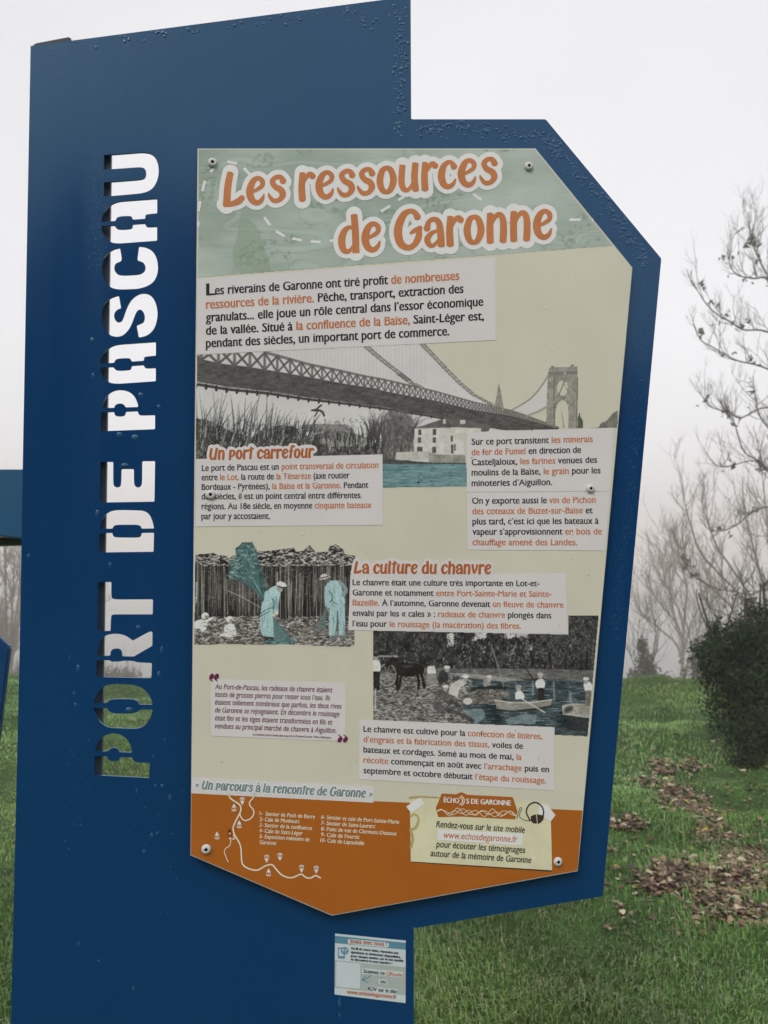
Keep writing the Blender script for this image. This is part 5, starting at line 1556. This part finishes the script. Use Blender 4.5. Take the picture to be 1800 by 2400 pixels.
bare_tree('bare_tree', bC, 'small bare tree faded by fog left of the evergreen bush', lc_, ([bC, at(1600, 1640, YC), at(1599, 1540, YC)], .19, .13), bark2, YC, .10, 3.2, 15, 2, None, 0, 1.0)
for k, (px, Y, lab, tops) in enumerate(((20, 52.0, 'bare tree in fog beyond the grass at the left edge of the sign', [(-20, 1290), (10, 1270), (34, 1300), (52, 1330), (70, 1380)]),
                             (150, 58.0, 'bare tree hidden behind the blue post of the sign', [(110, 1430), (150, 1440), (190, 1460)]),
                             (-60, 55.0, 'bare tree behind the second blue sign', [(-80, 1300), (-40, 1290), (-10, 1310), (10, 1400)]))):
    bs = at(px, 1640, Y); bs[2] = float(height(bs[0], bs[1])) - .1
    lim = [[(px, 1600), (px + (tx_ - px) * .25, 1520), (px + (tx_ - px) * .6, 1430 if ty_ < 1400 else 1500), (tx_, ty_)] for tx_, ty_ in tops]
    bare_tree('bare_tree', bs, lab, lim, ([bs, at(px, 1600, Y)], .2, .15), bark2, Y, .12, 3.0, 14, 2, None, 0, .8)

def leafy(name, base, blobs, n, size, tones, label, cat, stems, mat_name, group=None, thick=.35):
    """blobs: (centre, radii) of foliage masses; leaves are small folded faces through the volume"""
    o = thing(name, base, label, cat, group)
    V, T = [], []
    vol = np.array([r[0] * r[1] * r[2] for _, r in blobs]) ** .75; vol = vol / vol.sum()
    which = rng.choice(len(blobs), n, p=vol)
    u = rng.normal(0, 1, (n, 3)); u /= np.linalg.norm(u, axis=1)[:, None]
    rad = 1 - np.abs(rng.normal(0, thick, n)); rad = np.clip(rad, .05, 1.0)
    lump = 1 + .28 * (vnoise(u[:, 0] * 4 + which * 7, u[:, 2] * 4 + u[:, 1] * 3, 33) - .5) * 2
    C = np.array([blobs[k][0] for k in which]) + u * np.array([blobs[k][1] for k in which]) * (rad * lump)[:, None]
    gap = vnoise(C[:, 0] * 6, C[:, 2] * 6 + C[:, 1] * 4, 35)
    keep = (gap > .33) | (rad < .6)
    C, u, rad = C[keep], u[keep], rad[keep]
    n = len(C)
    nn = u + rng.normal(0, .6, (n, 3)) + np.array([0, 0, .3]); nn /= np.linalg.norm(nn, axis=1)[:, None]
    a = np.cross(nn, rng.normal(0, 1, (n, 3))); a /= np.linalg.norm(a, axis=1)[:, None]
    b = np.cross(nn, a)
    s = size * rng.uniform(.6, 1.4, n)[:, None]
    Vt = np.stack([C - a * s, C + b * s * .45 + nn * s * .15, C + a * s, C - b * s * .45 + nn * s * .15], 1)
    cl = rng.random(n)[:, None] * .6 + (vnoise(C[:, 0] * 5, C[:, 2] * 5, 36)[:, None]) * .4
    t0, t1 = np.array(tones[0]), np.array(tones[1])
    tone = np.repeat((t0 + (t1 - t0) * cl ** 1.5)[:, None], 4, 1).reshape(-1, 3)
    v = Vt.reshape(-1, 3) - np.array(base)
    bi = np.arange(n)[:, None] * 4
    tri = np.concatenate([bi + np.array([0, 1, 2]), bi + np.array([0, 2, 3])], 1).reshape(-1, 3)
    link('foliage', quads('foliage', v, tri, tone), o, [attr_mat(mat_name, .65, .12)])
    Tb = Tubes()
    for st in stems: twigs(Tb, *st)
    rel(Tb, base)
    Tb.build('stems', bark, o)
    return o

YD = 6.1
bD = at(1800, 1770, YD); bD[2] = float(height(bD[0], bD[1]))
def bl_(px, py, rx, ry, rz, dy=0.0):
    return (at(px, py, YD + dy), (rx / F * YD, ry, rz / F * YD))
blobs = [bl_(1800, 1590, 150, .5, 150), bl_(1745, 1540, 90, .4, 95, -.1), bl_(1835, 1520, 105, .45, 95, .1), bl_(1770, 1680, 95, .42, 100, -.15), bl_(1702, 1525, 45, .25, 60), bl_(1850, 1700, 110, .5, 90), bl_(1960, 1560, 140, .5, 170, .1),
         bl_(1690, 1580, 50, .25, 75, .05), bl_(1765, 1440, 26, .15, 45, .1), bl_(1675, 1480, 18, .1, 40, .15), bl_(1805, 1445, 30, .15, 45)]
for _ in range(60):
    c_, r_ = blobs[rng.integers(0, 8)]
    u_ = rng.normal(0, 1, 3); u_[1] -= .4; u_ /= np.linalg.norm(u_)
    q_ = rng.uniform(.05, .13)
    blobs.append((np.array(c_) + u_ * np.array(r_) * rng.uniform(.92, 1.12), (q_, q_, q_ * rng.uniform(1, 1.9))))
leafy('evergreen_bush', bD, blobs, 60000, .0155, ((.009, .021, .011), (.040, .070, .027)), 'dense dark evergreen bush at the edge of the grass', 'bush',
      [(bD, (rng.normal(0, .3), rng.normal(0, .3), 1), 1.3, .02, 1) for _ in range(5)] + [(at(1700 + k * 14, 1480 - k * 6, YD + .05), (rng.normal(-.2, .3), 0, 1), .35, .004, 1) for k in range(9)], 'evergreen_leaf', thick=.4)
YE = 34.0
bE = at(1508, 1660, YE); bE[2] = float(height(bE[0], bE[1])) - .1
be = lambda px, py, rx, rz: (at(px, py, YE), (rx / F * YE, .4, rz / F * YE))
leafy('shrub', bE, [be(1510, 1555, 20, 50), be(1488, 1590, 18, 28), be(1530, 1580, 18, 32), be(1503, 1515, 12, 28)], 2200, .075, ((.012, .016, .009), (.045, .045, .024)), 'small ragged shrub on the crest of the grass beside the sign', 'shrub',
      [(at(1508, 1625, YE), (rng.normal(0, .35), 0, 1), 3.2, .03, 2) for _ in range(6)], 'shrub_leaf', thick=.6)
bE2 = at(1640, 1660, YE); bE2[2] = float(height(bE2[0], bE2[1])) - .1
leafy('shrub', bE2, [(at(1640, 1565, YE), (.9, .5, 1.1)), (at(1655, 1520, YE), (.5, .4, .9)), (at(1560, 1590, YE), (.75, .3, .4))], 900, .10, ((.035, .03, .02), (.09, .075, .05)), 'brown leafless scrub between the small bare tree and the evergreen bush', 'shrub',
      [(at(1640 + rng.uniform(-15, 15), 1610, YE), (rng.normal(0, .4), 0, 1), 3.4, .03, 2) for _ in range(8)], 'scrub_leaf', thick=.7)
# low brown hedge at the far side of the grass, left
for px, lab in ((30, 'low brown hedge bush under the foggy trees at the left edge'), (250, 'low brown hedge bush seen through the cut-out letter R')):
    YH = 55.0
    bh = at(px, 1640, YH); bh[2] = float(height(bh[0], bh[1])) - .1
    leafy('hedge_bush', bh, [(at(px, 1585, YH), (1.6, .5, .8)), (at(px + 45, 1585, YH), (1.3, .5, .75)), (at(px - 45, 1585, YH), (1.3, .5, .75))], 2600, .10, ((.05, .042, .028), (.13, .105, .07)), lab, 'bush',
          [(at(px + rng.uniform(-70, 70), 1620, YH), (rng.normal(0, .3), 0, 1), 2.4, .03, 1) for _ in range(14)], 'hedge_leaf', thick=.6)

# unseen wood added behind the camera, to darken what the wet paint mirrors
o = None
V, T = [], []
nW = 42000
xw = rng.uniform(-55, 55, nW)
hw = 5.2 + 3.8 * vnoise(xw * .16, xw * 0, 51) + 1.6 * vnoise(xw * .6, xw * 0, 52)
zw = hw * rng.random(nW) ** .75
yw = -18 - .004 * xw ** 2 + rng.normal(0, 1.0, nW) + 1.2 * (vnoise(xw * .5, zw * .5, 53) - .5)
Cw = np.stack([xw, yw, zw], -1)
a = rng.normal(0, 1, (nW, 3)); a /= np.linalg.norm(a, axis=1)[:, None]
b = np.cross(a, rng.normal(0, 1, (nW, 3))); b /= np.linalg.norm(b, axis=1)[:, None]
sw_ = rng.uniform(.25, .6, nW)[:, None]
Vw = np.stack([Cw - a * sw_, Cw + b * sw_ * .6, Cw + a * sw_, Cw - b * sw_ * .6], 1).reshape(-1, 3)
tw = np.repeat(np.array([.02, .03, .014]) + np.array([.03, .035, .015]) * rng.random(nW)[:, None], 4, 0)
tag(link('added_woodland', quads('added_woodland', Vw, np.arange(nW * 4).reshape(-1, 4), tw), None, [attr_mat('added_wood_leaf', .6, .2)]), 'unseen dark wood added behind the camera for the paint to mirror', 'added_woodland', kind='stuff')

# ==================================================================== SECOND BLUE SIGN, at the left edge
Y2 = 2.3
sec = thing('signpost', (*at(-160, 1280, Y2)[:2], 0.0), 'second blue metal sign cropped by the left edge, standing behind the first', 'sign')
b2 = np.array(sec.location)
m2 = new_mat('lighter_blue_paint', (.012, .085, .19), .35, .5, noise=(4, .1))
def slab(name, pts, Y, thick, mat, bev=.004):
    q = [at(x, y, Y) - b2 for x, y in pts]
    bm = bmesh.new()
    fr = [bm.verts.new(v) for v in q]; bk = [bm.verts.new(v + np.array([0, thick, 0])) for v in q]
    bm.faces.new(fr[::-1]); bm.faces.new(bk)
    for i in range(len(q)):
        j = (i + 1) % len(q); bm.faces.new((fr[i], fr[j], bk[j], bk[i]))
    bmesh.ops.recalc_face_normals(bm, faces=bm.faces)
    bmesh.ops.bevel(bm, geom=bm.edges[:], offset=bev, segments=2, affect='EDGES')
    me = bpy.data.meshes.new(name); bm.to_mesh(me); bm.free()
    return link(name, me, sec, [mat])
slab('upper_board', [(-330, 1100), (85, 1100), (85, 1268), (-10, 1256), (-330, 1240)], Y2, .06, m2)
slab('board_underside', [(-330, 1246), (84, 1263), (84, 1276), (-330, 1286)], Y2 + .03, .3, new_mat('shade_green_board', (.03, .045, .014), .8, .2, noise=(20, .3)), .001)  # greenish shadow under the board, put into this dark green colour
slab('lower_board', [(-330, 1380), (-60, 1440), (22, 1517), (1, 1690), (-20, 1860), (-330, 1900)], Y2 + .02, .02, MAT['blue'])
pz = at(-200, 1100, Y2)
local = bmesh.new()
bmesh.ops.create_cube(local, size=1)
bmesh.ops.scale(local, vec=(.1, .1, pz[2] - .02), verts=local.verts)
bmesh.ops.translate(local, vec=(pz[0] - b2[0], .14, (pz[2] - .02) / 2), verts=local.verts)
bmesh.ops.bevel(local, geom=local.edges[:], offset=.006, segments=2, affect='EDGES')
me = bpy.data.meshes.new('post'); local.to_mesh(me); local.free()
link('post', me, sec, [MAT['blue']])

# ==================================================================== HAZE
hz = bpy.data.materials.new('river_fog')
hz.use_nodes = True
t = hz.node_tree
t.nodes.remove(t.nodes['Principled BSDF'])
pv = t.nodes.new('ShaderNodeVolumePrincipled')
pv.inputs['Color'].default_value = (1.0, .957, .928, 1)
pv.inputs['Density'].default_value = 0.0046
pv.inputs['Anisotropy'].default_value = 0.0
t.links.new(pv.outputs[0], t.nodes['Material Output'].inputs['Volume'])
bm = bmesh.new()
bmesh.ops.create_cube(bm, size=1)
bmesh.ops.scale(bm, vec=(1300, 1300, 34), verts=bm.verts)
bmesh.ops.translate(bm, vec=(0, 100, 1.8), verts=bm.verts)
me = bpy.data.meshes.new('haze'); bm.to_mesh(me); bm.free()
tag(link('haze', me, None, [hz]), 'thin white fog lying over the whole bank', 'haze', kind='stuff')
